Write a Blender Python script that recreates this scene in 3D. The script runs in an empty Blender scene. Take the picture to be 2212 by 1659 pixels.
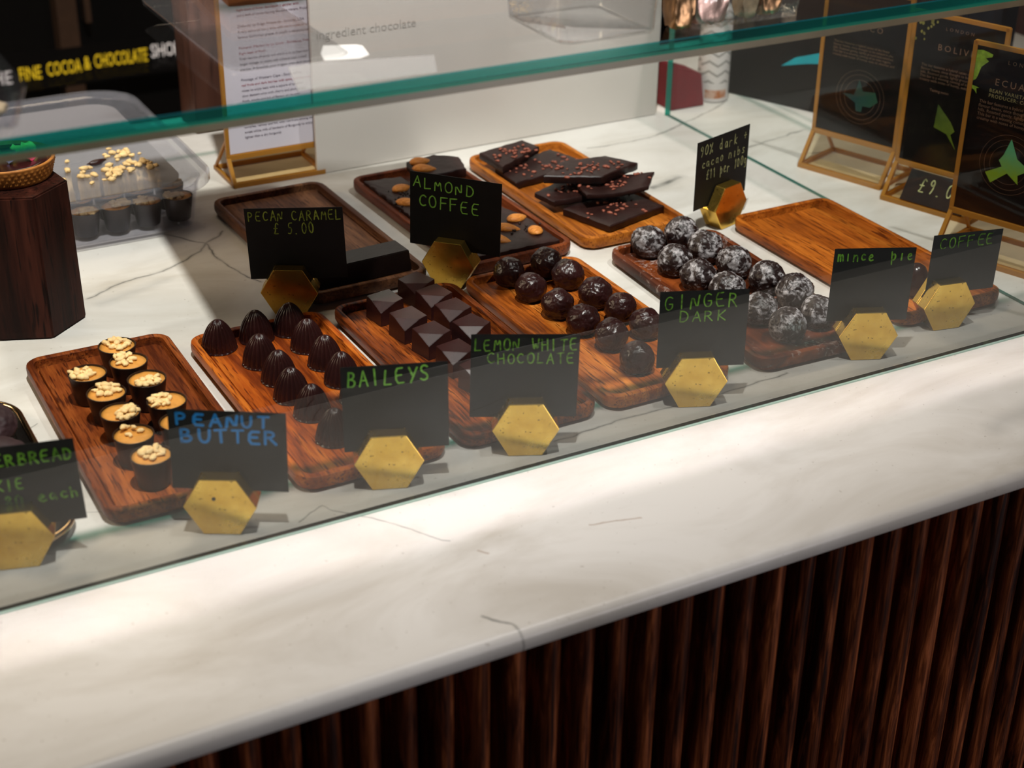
import bpy, bmesh, math, random
from mathutils import Vector, Matrix, noise
R = math.radians
random.seed(7)
scene = bpy.context.scene
C = scene.collection

# ------------------------------------------------------------------ camera, world, lights
cam_d = bpy.data.cameras.new('camera'); cam = bpy.data.objects.new('camera', cam_d); C.objects.link(cam)
cam.location = (-0.6, -0.9526, 0.6656)
cam.rotation_euler = (R(61.754), R(-0.650), R(-28.287))
cam_d.sensor_width = 36.0; cam_d.lens = 56.19
cam_d.clip_start = 0.02; cam_d.clip_end = 50
cam_d.dof.use_dof = True; cam_d.dof.focus_distance = 1.47; cam_d.dof.aperture_fstop = 6.3
scene.camera = cam

scene.view_settings.view_transform = 'Standard'
scene.view_settings.look = 'None'
scene.view_settings.exposure = 0.0
scene.view_settings.gamma = 1.0
scene.view_settings.use_curve_mapping = False
scene.cycles.use_denoising = True
scene.cycles.max_bounces = 10
scene.cycles.diffuse_bounces = 3
scene.cycles.glossy_bounces = 5
scene.cycles.transmission_bounces = 6
scene.cycles.transparent_max_bounces = 32
scene.cycles.sample_clamp_indirect = 4.0
scene.cycles.caustics_refractive = False
scene.cycles.caustics_reflective = False

world = bpy.data.worlds.new('world'); scene.world = world; world.use_nodes = True
world.node_tree.nodes['Background'].inputs[0].default_value = (0.80, 0.84, 1.0, 1)
world.node_tree.nodes['Background'].inputs[1].default_value = 0.035

def lamp(name, kind, loc, target, energy, color, **kw):
    d = bpy.data.lights.new(name, kind); d.energy = energy; d.color = color
    for k, v in kw.items(): setattr(d, k, v)
    o = bpy.data.objects.new(name, d); C.objects.link(o); o.location = loc
    o.rotation_euler = (Vector(target) - Vector(loc)).to_track_quat('-Z', 'Y').to_euler()
    return o
WARM = (1.0, 0.962, 0.925)
lamp('ceiling_spot_left', 'SPOT', (-0.30, -0.39, 2.30), (-0.12, 0.84, 0.0), 285, WARM, spot_size=R(60), spot_blend=1.0, shadow_soft_size=0.035)
lamp('ceiling_spot_right', 'SPOT', (0.75, -0.39, 2.30), (0.16, 0.60, 0.0), 88, WARM, spot_size=R(56), spot_blend=1.0, shadow_soft_size=0.035)
# added warm fill from the staff side, lifts the shadow under the board
lamp('warm_fill_left', 'AREA', (-1.70, 0.95, 0.95), (0.0, 0.40, 0.0), 13, (1.0, 0.78, 0.55), shape='RECTANGLE', size=0.7, size_y=0.4)
lamp('warm_fill_rear', 'AREA', (-0.05, 1.70, 1.75), (0.0, 0.45, 0.0), 10, (1.0, 0.80, 0.58), shape='RECTANGLE', size=1.2, size_y=0.3)
# added narrow beam, makes the bright band the front pane would reflect onto the ledge
lamp('added_ledge_beam', 'AREA', (0.0, -0.031, 1.30), (0.0, -0.031, 0.0), 0.26, WARM, shape='RECTANGLE', size=3.0, size_y=0.058, spread=R(1.6))
lamp('low_front_fill', 'AREA', (0.95, -2.1, -0.20), (0.15, -0.17, -0.10), 8.5, (0.98, 0.92, 0.95), shape='RECTANGLE', size=0.6, size_y=0.18)  # added low fill so the flutes and marble lip show

# ------------------------------------------------------------------ helpers
def new_obj(name, verts, faces, mat, parent=None, smooth=False, mats=None, idx=None):
    me = bpy.data.meshes.new(name); me.from_pydata([tuple(v) for v in verts], [], faces)
    for m in ([mat] if mats is None else mats): me.materials.append(m)
    if idx is not None:
        for p, i in zip(me.polygons, idx): p.material_index = i
    if smooth:
        for p in me.polygons: p.use_smooth = True
    me.update()
    o = bpy.data.objects.new(name, me); C.objects.link(o)
    if parent: o.parent = parent
    return o
def bm_obj(name, bm, mat, parent=None, smooth=False):
    bmesh.ops.recalc_face_normals(bm, faces=bm.faces[:])
    me = bpy.data.meshes.new(name); bm.to_mesh(me); bm.free(); me.materials.append(mat)
    if smooth:
        for p in me.polygons: p.use_smooth = True
    o = bpy.data.objects.new(name, me); C.objects.link(o)
    if parent: o.parent = parent
    return o
def autosmooth(o, ang=35):
    for p in o.data.polygons: p.use_smooth = True
    o.data.set_sharp_from_angle(angle=R(ang))
    return o
def tag(o, label, cat, group=None, kind=None):
    o['label'] = label; o['category'] = cat
    if group: o['group'] = group
    if kind: o['kind'] = kind
    return o
def empty(name, loc, rz=0):
    o = bpy.data.objects.new(name, None); C.objects.link(o); o.location = loc; o.rotation_euler = (0, 0, rz)
    o.empty_display_size = 0.02
    return o
def structure(o): o['kind'] = 'structure'; return o
def copy_tree(o, loc, rz=0, scale=1.0):
    c = o.copy(); C.objects.link(c); c.location = loc; c.rotation_euler = (0, 0, rz); c.scale = (scale,)*3
    for ch in list(o.children):
        d = ch.copy(); C.objects.link(d); d.parent = c
        for g in list(ch.children):
            e = g.copy(); C.objects.link(e); e.parent = d
    return c
def box_bm(bm, x0, x1, y0, y1, z0, z1, bev=0.0, seg=2):
    r = bmesh.ops.create_cube(bm, size=1.0)
    for v in r['verts']:
        v.co = Vector(((x0+x1)/2 + v.co.x*(x1-x0), (y0+y1)/2 + v.co.y*(y1-y0), (z0+z1)/2 + v.co.z*(z1-z0)))
    if bev > 0:
        es = {e for v in r['verts'] for e in v.link_edges}
        bmesh.ops.bevel(bm, geom=list(es), offset=bev, segments=seg, affect='EDGES', profile=0.5)
def box(name, x0, x1, y0, y1, z0, z1, mat, parent=None, bev=0.0):
    bm = bmesh.new(); box_bm(bm, x0, x1, y0, y1, z0, z1, bev)
    o = bm_obj(name, bm, mat, parent)
    return autosmooth(o) if bev else o
def rrect(hx, hy, r, n=6, cx=0, cy=0):
    r = max(min(r, hx*0.999, hy*0.999), 1e-5); pts = []
    for (sx, sy, a0) in ((1, 1, 0), (-1, 1, 90), (-1, -1, 180), (1, -1, 270)):
        for i in range(n+1):
            a = R(a0 + 90*i/n); pts.append((cx + sx*(hx-r) + r*math.cos(a), cy + sy*(hy-r) + r*math.sin(a)))
    return pts
def loft(loops, cap0=True, cap1=True):
    """loops: list of lists of 3d points (same count, ccw from above, bottom to top)."""
    v = [p for l in loops for p in l]; n = len(loops[0]); f = []
    for k in range(len(loops)-1):
        a, b = k*n, (k+1)*n
        for i in range(n):
            j = (i+1) % n; f.append((a+i, a+j, b+j, b+i))
    if cap0: f.append(tuple(range(n-1, -1, -1)))
    if cap1: f.append(tuple((len(loops)-1)*n + i for i in range(n)))
    return v, f
def lathe(prof, n=32, mod=None):
    """prof: list of (r,z); closes at axis when r==0"""
    loops = []
    for (r, z) in prof:
        loops.append([((r + (mod(i/n, r, z) if mod else 0))*math.cos(2*math.pi*i/n), (r + (mod(i/n, r, z) if mod else 0))*math.sin(2*math.pi*i/n), z) for i in range(n)])
    return loft(loops)
def poly_prism(pts, z0, z1):
    """flat polygon (ccw) extruded along z"""
    return loft([[(x, y, z0) for x, y in pts], [(x, y, z1) for x, y in pts]])
def merge(parts):
    V, F = [], []
    for v, f in parts:
        o = len(V); V += list(v); F += [tuple(i+o for i in q) for q in f]
    return V, F
def lump(rad, seed, amp=0.25, sub=2, freq=2.0, flat=1.0):
    bm = bmesh.new(); bmesh.ops.create_icosphere(bm, subdivisions=sub, radius=1.0)
    off = Vector((seed*3.7, seed*1.3, -seed*2.1)); vs = []
    for v in bm.verts:
        d = 1 + amp*noise.noise(v.co*freq + off)
        vs.append((v.co.x*rad*d, v.co.y*rad*d, v.co.z*rad*d*flat))
    bm.verts.index_update()
    fs = [tuple(v.index for v in f.verts) for f in bm.faces]; bm.free()
    return vs, fs
def xform(vf, M):
    v, f = vf
    return [tuple(M @ Vector(p)) for p in v], f

# ------------------------------------------------------------------ materials
class NT:
    def __init__(s, name):
        s.m = bpy.data.materials.new(name); s.m.use_nodes = True
        s.t = s.m.node_tree; s.t.nodes.clear(); s.out = s.n('ShaderNodeOutputMaterial')
    def n(s, typ, **kw):
        x = s.t.nodes.new(typ)
        for k, v in kw.items(): setattr(x, k, v)
        return x
    def l(s, a, b): s.t.links.new(a, b)
    def setin(s, node, key, val):
        if hasattr(val, 'is_linked') or isinstance(val, bpy.types.NodeSocket): s.l(val, node.inputs[key])
        else: node.inputs[key].default_value = val
    def coord(s, kind='Object', scale=(1, 1, 1), loc=(0, 0, 0), rot=(0, 0, 0)):
        tc = s.n('ShaderNodeTexCoord'); mp = s.n('ShaderNodeMapping')
        s.l(tc.outputs[kind], mp.inputs[0]); mp.inputs['Scale'].default_value = scale
        mp.inputs['Location'].default_value = loc; mp.inputs['Rotation'].default_value = rot
        return mp.outputs[0]
    def noise(s, vec, scale, detail=4, rough=0.55, dist=0.0, out=0):
        x = s.n('ShaderNodeTexNoise'); s.l(vec, x.inputs['Vector'])
        x.inputs['Scale'].default_value = scale; x.inputs['Detail'].default_value = detail
        x.inputs['Roughness'].default_value = rough; x.inputs['Distortion'].default_value = dist
        return x.outputs[out]
    def ramp(s, fac, stops, interp='LINEAR'):
        x = s.n('ShaderNodeValToRGB'); s.l(fac, x.inputs[0]); x.color_ramp.interpolation = interp
        e = x.color_ramp.elements
        while len(e) < len(stops): e.new(0.5)
        for el, (p, c) in zip(e, stops):
            el.position = p; el.color = c if len(c) == 4 else (*c, 1)
        return x.outputs[0]
    def mix(s, fac, a, b, blend='MIX'):
        x = s.n('ShaderNodeMix', data_type='RGBA', blend_type=blend)
        s.setin(x, 0, fac)
        for i, v in ((6, a), (7, b)):
            if isinstance(v, bpy.types.NodeSocket): s.l(v, x.inputs[i])
            else: x.inputs[i].default_value = (*v, 1) if len(v) == 3 else v
        return x.outputs[2]
    def math(s, op, a, b=0.0, c=None):
        x = s.n('ShaderNodeMath', operation=op); s.setin(x, 0, a); s.setin(x, 1, b)
        if c is not None: s.setin(x, 2, c)
        return x.outputs[0]
    def bump(s, h, strength=0.3, dist=0.001):
        x = s.n('ShaderNodeBump'); s.l(h, x.inputs['Height']); x.inputs['Strength'].default_value = strength
        x.inputs['Distance'].default_value = dist
        return x.outputs[0]
    def principled(s, color, rough=0.5, metal=0.0, spec=0.5, normal=None, **kw):
        p = s.n('ShaderNodeBsdfPrincipled')
        if isinstance(color, bpy.types.NodeSocket): s.l(color, p.inputs['Base Color'])
        else: p.inputs['Base Color'].default_value = (*color, 1)
        s.setin(p, 'Roughness', rough); s.setin(p, 'Metallic', metal)
        p.inputs['Specular IOR Level'].default_value = spec
        if normal is not None: s.l(normal, p.inputs['Normal'])
        for k, v in kw.items(): p.inputs[k.replace('_', ' ')].default_value = v
        s.l(p.outputs[0], s.out.inputs[0])
        return p

def plain(name, color, rough=0.5, metal=0.0, spec=0.5, var=0.12, scale=60, bump=0.0):
    t = NT(name); v = t.coord('Object')
    nz = t.noise(v, scale)
    dark = tuple(c*(1-var) for c in color); lite = tuple(min(1, c*(1+var)) for c in color)
    col = t.ramp(nz, [(0.3, dark), (0.7, lite)])
    t.principled(col, rough, metal, spec, t.bump(nz, bump, 0.001) if bump else None)
    return t.m

def wood(name, c0, c1, c2, scale=1.0, seed=0.0, rough=0.42, axis='Y', streak=1.0, diag=0.0):
    t = NT(name)
    sc = {'Y': (38*scale, 3.0*scale, 38*scale), 'X': (2.2*scale, 26*scale, 26*scale), 'Z': (26*scale, 26*scale, 2.0*scale)}[axis]
    v = t.coord('Object', sc, (seed, seed*1.7, seed*0.6), (0, 0, R(diag)))
    n1 = t.noise(v, 1.0, 5, 0.6, 0.8)
    v2 = t.coord('Object', tuple(k*6 for k in sc), (seed, 0, 0), (0, 0, R(diag)))
    n2 = t.noise(v2, 1.0, 3, 0.6, 0.2)
    fac = t.math('ADD', t.math('MULTIPLY', n1, 0.72), t.math('MULTIPLY', n2, 0.28*streak))
    col = t.ramp(fac, [(0.37, c0), (0.50, c1), (0.62, c2)])
    v3 = t.coord('Object', tuple(k*14 for k in sc), (0, seed, 0))
    pore = t.noise(v3, 1.0, 2, 0.5)
    col = t.mix(t.ramp(pore, [(0.34, (1, 1, 1)), (0.46, (0, 0, 0))]), col, c0)
    t.principled(col, rough, 0, 0.13, t.bump(n2, 0.25, 0.0006))
    return t.m

def clear(name, tint=(1, 1, 1), rough=0.0, ior=1.5, milk=0.0, milk_col=(0.8, 0.82, 0.85), gloss=1.0, bumpy=0.0):
    """thin transparent sheet: transparent + glossy by fresnel, optional milky share"""
    t = NT(name)
    g = t.n('ShaderNodeNewGeometry')
    io = t.n('ShaderNodeMix', data_type='FLOAT'); t.l(g.outputs['Backfacing'], io.inputs[0])
    io.inputs[2].default_value = ior; io.inputs[3].default_value = 1/ior
    fr = t.n('ShaderNodeFresnel'); t.l(io.outputs[0], fr.inputs['IOR'])
    tr = t.n('ShaderNodeBsdfTransparent'); tr.inputs[0].default_value = (*tint, 1)
    gl = t.n('ShaderNodeBsdfGlossy'); gl.inputs['Roughness'].default_value = rough; gl.inputs[0].default_value = (gloss,)*3 + (1,)
    if bumpy:
        b = t.bump(t.noise(t.coord('Object'), bumpy, 3), 0.6, 0.002); t.l(b, gl.inputs['Normal']); t.l(b, fr.inputs['Normal'])
    a = tr.outputs[0]
    if milk > 0:
        df = t.n('ShaderNodeBsdfDiffuse'); df.inputs[0].default_value = (*milk_col, 1)
        tl = t.n('ShaderNodeBsdfTranslucent'); tl.inputs[0].default_value = (*milk_col, 1)
        m0 = t.n('ShaderNodeMixShader'); m0.inputs[0].default_value = 0.5; t.l(df.outputs[0], m0.inputs[1]); t.l(tl.outputs[0], m0.inputs[2])
        m1 = t.n('ShaderNodeMixShader'); m1.inputs[0].default_value = milk; t.l(tr.outputs[0], m1.inputs[1]); t.l(m0.outputs[0], m1.inputs[2])
        a = m1.outputs[0]
    mx = t.n('ShaderNodeMixShader'); t.l(fr.outputs[0], mx.inputs[0]); t.l(a, mx.inputs[1]); t.l(gl.outputs[0], mx.inputs[2])
    t.l(mx.outputs[0], t.out.inputs[0])
    return t.m

def chalk(name, col, dark=0.25, lo=0.35, hi=0.55):
    t = NT(name); n = t.noise(t.coord('Object'), 260, 3, 0.6)
    n2 = t.noise(t.coord('Object'), 60, 2, 0.5)
    f = t.math('ADD', t.math('MULTIPLY', n, 0.6), t.math('MULTIPLY', n2, 0.4))
    c = t.ramp(f, [(lo, tuple(k*dark for k in col)), (hi, col)])
    t.principled(c, 0.7, 0, 0.2)
    return t.m

M = {}
# marble with thin grey cracks
def marble():
    t = NT('marble'); v = t.coord('Object')
    wob = t.n('ShaderNodeTexNoise'); t.l(v, wob.inputs['Vector']); wob.inputs['Scale'].default_value = 5.0; wob.inputs['Detail'].default_value = 5
    vv = t.n('ShaderNodeMixRGB', blend_type='LINEAR_LIGHT'); vv.inputs[0].default_value = 0.09; t.l(v, vv.inputs[1]); t.l(wob.outputs['Color'], vv.inputs[2])
    nz = t.n('ShaderNodeTexNoise'); t.l(v, nz.inputs['Vector']); nz.inputs['Scale'].default_value = 28; nz.inputs['Detail'].default_value = 3
    wv = t.n('ShaderNodeMixRGB', blend_type='LINEAR_LIGHT'); wv.inputs[0].default_value = 0.007; t.l(v, wv.inputs[1]); t.l(nz.outputs['Color'], wv.inputs[2])
    fl = t.n('ShaderNodeVectorMath', operation='MULTIPLY'); t.l(wv.outputs[0], fl.inputs[0]); fl.inputs[1].default_value = (1, 1, 0)
    def vmath(op, a, b):
        x = t.n('ShaderNodeVectorMath', operation=op)
        for i, q in enumerate((a, b)):
            if isinstance(q, bpy.types.NodeSocket): t.l(q, x.inputs[i])
            elif q is not None: x.inputs[i].default_value = q
        return x
    def vein_field(veins):
        best = None
        for w, pts in veins:
            for (p, q) in zip(pts[:-1], pts[1:]):
                d = Vector((q[0]-p[0], q[1]-p[1], 0)); L2 = d.length_squared
                pa = vmath('SUBTRACT', fl.outputs[0], (p[0], p[1], 0)).outputs[0]
                dt = vmath('DOT_PRODUCT', pa, tuple(d/L2)).outputs['Value']
                cl = t.n('ShaderNodeClamp'); t.l(dt, cl.inputs[0])
                sc = t.n('ShaderNodeVectorMath', operation='SCALE'); sc.inputs[0].default_value = tuple(d); t.l(cl.outputs[0], sc.inputs['Scale'])
                ds = t.n('ShaderNodeVectorMath', operation='DISTANCE'); t.l(pa, ds.inputs[0]); t.l(sc.outputs[0], ds.inputs[1])
                v_ = t.math('DIVIDE', ds.outputs['Value'], w*2)
                best = v_ if best is None else t.math('MINIMUM', best, v_)
        return best
    VEINS = [(.0024, [(-.2908, .4771), (-.2518, .4970), (-.2060, .5077), (-.1580, .5355), (-.1437, .5554), (-.1183, .5775)]),
             (.0020, [(-.1779, .5976), (-.1437, .5554), (-.1468, .5100), (-.1288, .4372)]),
             (.0022, [(.5351, .5404), (.5755, .5482), (.6432, .5623)]),
             (.0075, [(.3600, .4800), (.3847, .4852), (.4100, .4930)]),
             (.0018, [(.3630, .6262), (.4467, .6217), (.5218, .6522), (.62, .70)]),
             (.0016, [(-.0222, .0294), (.0203, .0335), (.0734, .0375), (.1170, .0317), (.2233, .0417)]),
             (.0009, [(-.2540, .0150), (-.2300, .0260), (-.2042, -.0061), (-.1640, -.0600)]),
             (.0011, [(-.1857, -.1541), (-.1722, -.1730), (-.1700, -.1900)]),
             (.0008, [(-.4080, .2430), (-.3930, .2560)]), (.0008, [(-.4050, .1080), (-.3830, .0970)])]
    crack = t.ramp(vein_field(VEINS), [(0.12, (1, 1, 1)), (0.3, (0.35,)*3), (0.8, (0, 0, 0))])
    t_crack = crack
    fleck = t.ramp(vein_field([(.0011, [(-.0612, -.0921), (-.0220, -.0987)]), (.0012, [(-.1500, -.0811), (-.1447, -.0879)])]), [(0.15, (1, 1, 1)), (0.6, (0, 0, 0))])
    soft = t.ramp(vein_field([(.020, [(.2700, .33), (.40, .40)]), (.016, [(.32, -.12), (.40, -.10)]), (.012, [(-.28, .46), (-.21, .485)])]), [(0.0, (1, 1, 1)), (0.5, (0, 0, 0))])
    cloud = t.ramp(t.noise(t.coord('Object', (1, 2.2, 1), (3, 1, 0), (0, 0, R(20))), 5, 6, 0.6, 0.6), [(0.33, (0.56, 0.52, 0.465)), (0.60, (0.73, 0.70, 0.66))])
    base = t.mix(t.math('MULTIPLY', soft, 0.30), cloud, (0.30, 0.30, 0.29))
    base = t.mix(t.math('MULTIPLY', crack, t.ramp(t.noise(v, 30, 2), [(0.3, (0.35,)*3), (0.6, (0.85,)*3)])), base, (0.10, 0.10, 0.09))
    base = t.mix(t.math('MULTIPLY', fleck, 0.5), base, (0.28, 0.16, 0.08))
    speck = t.ramp(t.noise(v, 240, 1), [(0.24, (1, 1, 1)), (0.27, (0, 0, 0))])
    base = t.mix(t.math('MULTIPLY', speck, 0.35), base, (0.25, 0.20, 0.15))
    t.principled(base, 0.30, 0, 0.28)
    return t.m
M['marble'] = marble()
M['glass'] = clear('shelf_glass', (0.985, 1.0, 0.99))
M['glass_soft'] = clear('low_sheen_glass', (0.99, 1.0, 0.995), 0.0, 1.2)
M['teal_edge'] = None
def teal():
    t = NT('polished_glass_edge'); v = t.coord('Object', (2.6, 0, 0), (0.3, 0, 0))
    n = t.noise(v, 1.0, 1, 0.4)
    c = t.ramp(n, [(0.38, (0.002, 0.030, 0.030)), (0.50, (0.006, 0.12, 0.10)), (0.62, (0.015, 0.30, 0.22))])  # internal reflections put into the edge colour as dark and bright patches
    sp = t.n('ShaderNodeSeparateXYZ'); t.l(t.coord('Object'), sp.inputs[0])
    low = t.math('MULTIPLY', t.math('LESS_THAN', sp.outputs[2], 0.3296), t.math('GREATER_THAN', sp.outputs[2], 0.3268))
    c = t.mix(low, c, (0.035, 0.24, 0.17))  # paler bottom strip, and top strip below: reflections painted as colour
    c = t.mix(t.math('GREATER_THAN', sp.outputs[2], 0.3364), c, (0.02, 0.22, 0.26))
    p = t.principled(c, 0.12, 0, 0.6)
    tr = t.n('ShaderNodeBsdfTransparent'); tr.inputs[0].default_value = (0.03, 0.62, 0.50, 1)
    mx = t.n('ShaderNodeMixShader'); mx.inputs[0].default_value = 0.42
    t.l(p.outputs[0], mx.inputs[1]); t.l(tr.outputs[0], mx.inputs[2]); t.l(mx.outputs[0], t.out.inputs[0])
    return t.m
M['teal_edge'] = teal()
M['edge_pale'] = plain('pale_glass_edge', (0.55, 0.75, 0.66), 0.15, 0, 0.5, 0.1, 20)
M['edge_reflection'] = plain('painted_edge_reflection', (0.42, 0.25, 0.15), 0.3, 0, 0.5, 0.4, 7)  # brown of the reflection painted under the shelf edge
M['side_line'] = plain('teal_glass_foot', (0.04, 0.16, 0.13), 0.3)
M['gasket'] = plain('dark_gasket', (0.018, 0.016, 0.013), 0.35)
M['brass'] = None
def brass():
    t = NT('brushed_brass'); v = t.coord('Object')
    n = t.noise(v, 45, 4, 0.6)
    c = t.ramp(n, [(0.3, (0.72, 0.42, 0.06)), (0.7, (0.95, 0.63, 0.13))])
    sp = t.ramp(t.noise(v, 330, 1), [(0.25, (1, 1, 1)), (0.29, (0, 0, 0))])
    c = t.mix(t.math('MULTIPLY', sp, 0.7), c, (0.10, 0.05, 0.01))
    t.principled(c, t.math('MULTIPLY_ADD', n, 0.12, 0.20), 0.97, 0.5)
    return t.m
M['brass'] = brass()
M['card'] = plain('black_card', (0.0055, 0.0055, 0.006), 0.55, 0, 0.25, 0.3, 80)
M['green'] = chalk('green_chalk_marker', (0.22, 0.50, 0.05), 0.12)
M['bright_green'] = chalk('bright_green_chalk_marker', (0.30, 0.72, 0.10), 0.45)
M['dull_green'] = chalk('dull_green_chalk_marker', (0.20, 0.42, 0.05), 0.10, 0.38, 0.62)
M['yellow_green'] = chalk('yellow_green_chalk_marker', (0.36, 0.46, 0.06), 0.10, 0.36, 0.60)
M['blue'] = chalk('blue_chalk_marker', (0.03, 0.33, 0.88), 0.8)
M['pale'] = chalk('pale_chalk_marker', (0.50, 0.52, 0.24), 0.25)
M['choc'] = None
def choc(name, col, rough, bscale=90, bstr=0.25, powder=None, spec=0.5):
    t = NT(name); v = t.coord('Object'); n = t.noise(v, bscale, 5, 0.6)
    c = t.ramp(n, [(0.3, tuple(k*0.7 for k in col)), (0.7, tuple(k*1.3 for k in col))])
    r = rough
    if powder:
        pn = t.noise(v, 150, 5, 0.7, 0.6); pb = t.noise(v, 45, 3, 0.6)
        f = t.math('ADD', t.math('MULTIPLY', pn, 0.65), t.math('MULTIPLY', pb, 0.35))
        pf = t.ramp(f, [(powder, (0, 0, 0)), (powder+0.10, (1, 1, 1))])
        g = t.n('ShaderNodeNewGeometry'); sx = t.n('ShaderNodeSeparateXYZ'); t.l(g.outputs['Normal'], sx.inputs[0])
        up = t.n('ShaderNodeMapRange'); t.l(sx.outputs[2], up.inputs[0])
        up.inputs[1].default_value = -0.75; up.inputs[2].default_value = 0.55; up.inputs[3].default_value = 0.10; up.inputs[4].default_value = 0.85
        pf2 = t.math('MULTIPLY', pf, up.outputs[0])
        c = t.mix(pf2, c, (0.62, 0.58, 0.60)); r = t.math('MULTIPLY_ADD', pf2, 0.4, rough)
    t.principled(c, r, 0, spec, t.bump(n, bstr, 0.002))
    return t.m
M['choc'] = choc('dark_chocolate', (0.026, 0.0065, 0.006), 0.28, 75, 0.8)
M['choc_gloss'] = choc('glossy_dark_chocolate', (0.024, 0.0055, 0.0048), 0.22, 40, 0.05, None, 0.5)
M['choc_cube'] = choc('tempered_dark_chocolate', (0.030, 0.0075, 0.0068), 0.27, 40, 0.04, None, 0.5)
M['choc_matt'] = choc('matt_dark_chocolate', (0.012, 0.005, 0.004), 0.45, 70, 0.3, None, 0.35)
M['choc_bark'] = choc('bark_chocolate', (0.020, 0.006, 0.0048), 0.42, 60, 0.45, None, 0.35)
M['choc_dust'] = choc('sugar_dusted_chocolate', (0.017, 0.007, 0.0065), 0.40, 110, 0.6, 0.475)
M['choc_cup'] = plain('thin_chocolate_cup', (0.016, 0.0068, 0.0045), 0.40, 0, 0.45, 0.25, 40)
M['peanut_cream'] = plain('peanut_cream', (0.62, 0.27, 0.05), 0.5, 0, 0.3, 0.15, 90, 0.3)
M['peanut'] = plain('chopped_peanut', (0.84, 0.58, 0.27), 0.5, 0, 0.3, 0.2, 120, 0.3)
M['almond'] = None
def almond_mat():
    t = NT('almond_skin'); n = t.noise(t.coord('Object', (90, 900, 900)), 1.0, 3)
    t.principled(t.ramp(n, [(0.3, (0.42, 0.12, 0.018)), (0.7, (0.78, 0.31, 0.06))]), 0.5, 0, 0.3, t.bump(n, 0.3, 0.0005))
    return t.m
M['almond'] = almond_mat()
M['nib'] = plain('cocoa_nib', (0.30, 0.085, 0.05), 0.5, 0, 0.4, 0.35, 150)
M['crust'] = None
M['w_pb'] = wood('tray_wood_reddish', (0.060, 0.011, 0.003), (0.185, 0.040, 0.008), (0.36, 0.095, 0.018), 1, 1.1, diag=-14)
M['w_rib'] = wood('tray_wood_orange_red', (0.14, 0.022, 0.003), (0.38, 0.075, 0.007), (0.56, 0.15, 0.015), 1, 4.3, diag=3)
M['w_cube'] = wood('tray_wood_streaked', (0.045, 0.010, 0.003), (0.20, 0.042, 0.007), (0.46, 0.12, 0.016), 1, 7.7, diag=2)
M['w_dark'] = wood('tray_wood_amber', (0.14, 0.030, 0.004), (0.40, 0.10, 0.011), (0.60, 0.20, 0.03), 1, 2.9, diag=-10)
M['w_mt'] = wood('tray_wood_orange', (0.13, 0.028, 0.004), (0.34, 0.082, 0.008), (0.52, 0.15, 0.018), 1, 9.1, diag=0)
M['w_A'] = wood('tray_wood_brown', (0.075, 0.028, 0.014), (0.17, 0.07, 0.032), (0.29, 0.13, 0.06), 1, 5.2)
M['w_B'] = wood('tray_wood_dark_red', (0.05, 0.011, 0.004), (0.13, 0.028, 0.008), (0.21, 0.05, 0.013), 1, 6.6)
M['w_C'] = wood('tray_wood_honey', (0.20, 0.052, 0.007), (0.42, 0.125, 0.014), (0.56, 0.19, 0.026), 1, 8.4)
M['w_block'] = wood('block_wood_dark', (0.010, 0.003, 0.002), (0.028, 0.0068, 0.004), (0.062, 0.016, 0.009), 0.9, 3.3, 0.5, 'Z')
M['w_board'] = wood('board_wood', (0.10, 0.032, 0.010), (0.22, 0.075, 0.022), (0.34, 0.13, 0.04), 0.6, 3.9, 0.5, 'X')
def dusty_wood():
    t = NT('tray_wood_sugar_dusted'); sc = (26, 2.2, 26)
    n1 = t.noise(t.coord('Object', sc, (2, 8, 1), (0, 0, R(-8))), 1.0, 5, 0.6, 1.2)
    c = t.ramp(n1, [(0.34, (0.022, 0.006, 0.002)), (0.5, (0.10, 0.020, 0.005)), (0.68, (0.27, 0.062, 0.012))])
    v = t.coord('Object'); pn = t.noise(v, 190, 5, 0.75, 0.8); pb = t.noise(v, 28, 2, 0.6)
    pf = t.ramp(t.math('ADD', t.math('MULTIPLY', pn, 0.6), t.math('MULTIPLY', pb, 0.4)), [(0.56, (0, 0, 0)), (0.64, (1, 1, 1))])
    c = t.mix(t.math('MULTIPLY', pf, 0.55), c, (0.60, 0.50, 0.46))
    t.principled(c, 0.45, 0, 0.16)
    return t.m
M['w_dust'] = dusty_wood()
def flute_wood():
    t = NT('fluted_panel_wood'); oc = t.coord('Object'); sp = t.n('ShaderNodeSeparateXYZ'); t.l(oc, sp.inputs[0])
    idx = t.math('FLOOR', t.math('DIVIDE', t.math('ADD', sp.outputs[0], 0.01415-0.0041+2.83), 0.0283))
    wn = t.n('ShaderNodeTexWhiteNoise', noise_dimensions='1D'); t.l(idx, wn.inputs['W'])
    # every rod has its own piece of grain
    cb = t.n('ShaderNodeCombineXYZ'); t.l(t.math('MULTIPLY', wn.outputs[0], 9.0), cb.inputs[2])
    ad = t.n('ShaderNodeVectorMath', operation='ADD'); t.l(oc, ad.inputs[0]); t.l(cb.outputs[0], ad.inputs[1])
    def scl(v, k):
        x = t.n('ShaderNodeVectorMath', operation='MULTIPLY'); t.l(v, x.inputs[0]); x.inputs[1].default_value = k; return x.outputs[0]
    n1 = t.noise(scl(ad.outputs[0], (260, 120, 11)), 1.0, 6, 0.65, 1.2)
    n2 = t.noise(scl(ad.outputs[0], (60, 30, 4.5)), 1.0, 3, 0.5, 2.0)
    f = t.math('ADD', t.math('ADD', t.math('MULTIPLY', n1, 0.62), t.math('MULTIPLY', n2, 0.38)), t.math('MULTIPLY_ADD', wn.outputs[0], 0.08, -0.04))
    c = t.ramp(f, [(0.40, (0.022, 0.0052, 0.0030)), (0.52, (0.15, 0.037, 0.012)), (0.66, (0.52, 0.155, 0.055))])
    t.principled(c, 0.38, 0, 0.30, t.bump(n1, 0.3, 0.001))
    return t.m
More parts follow.
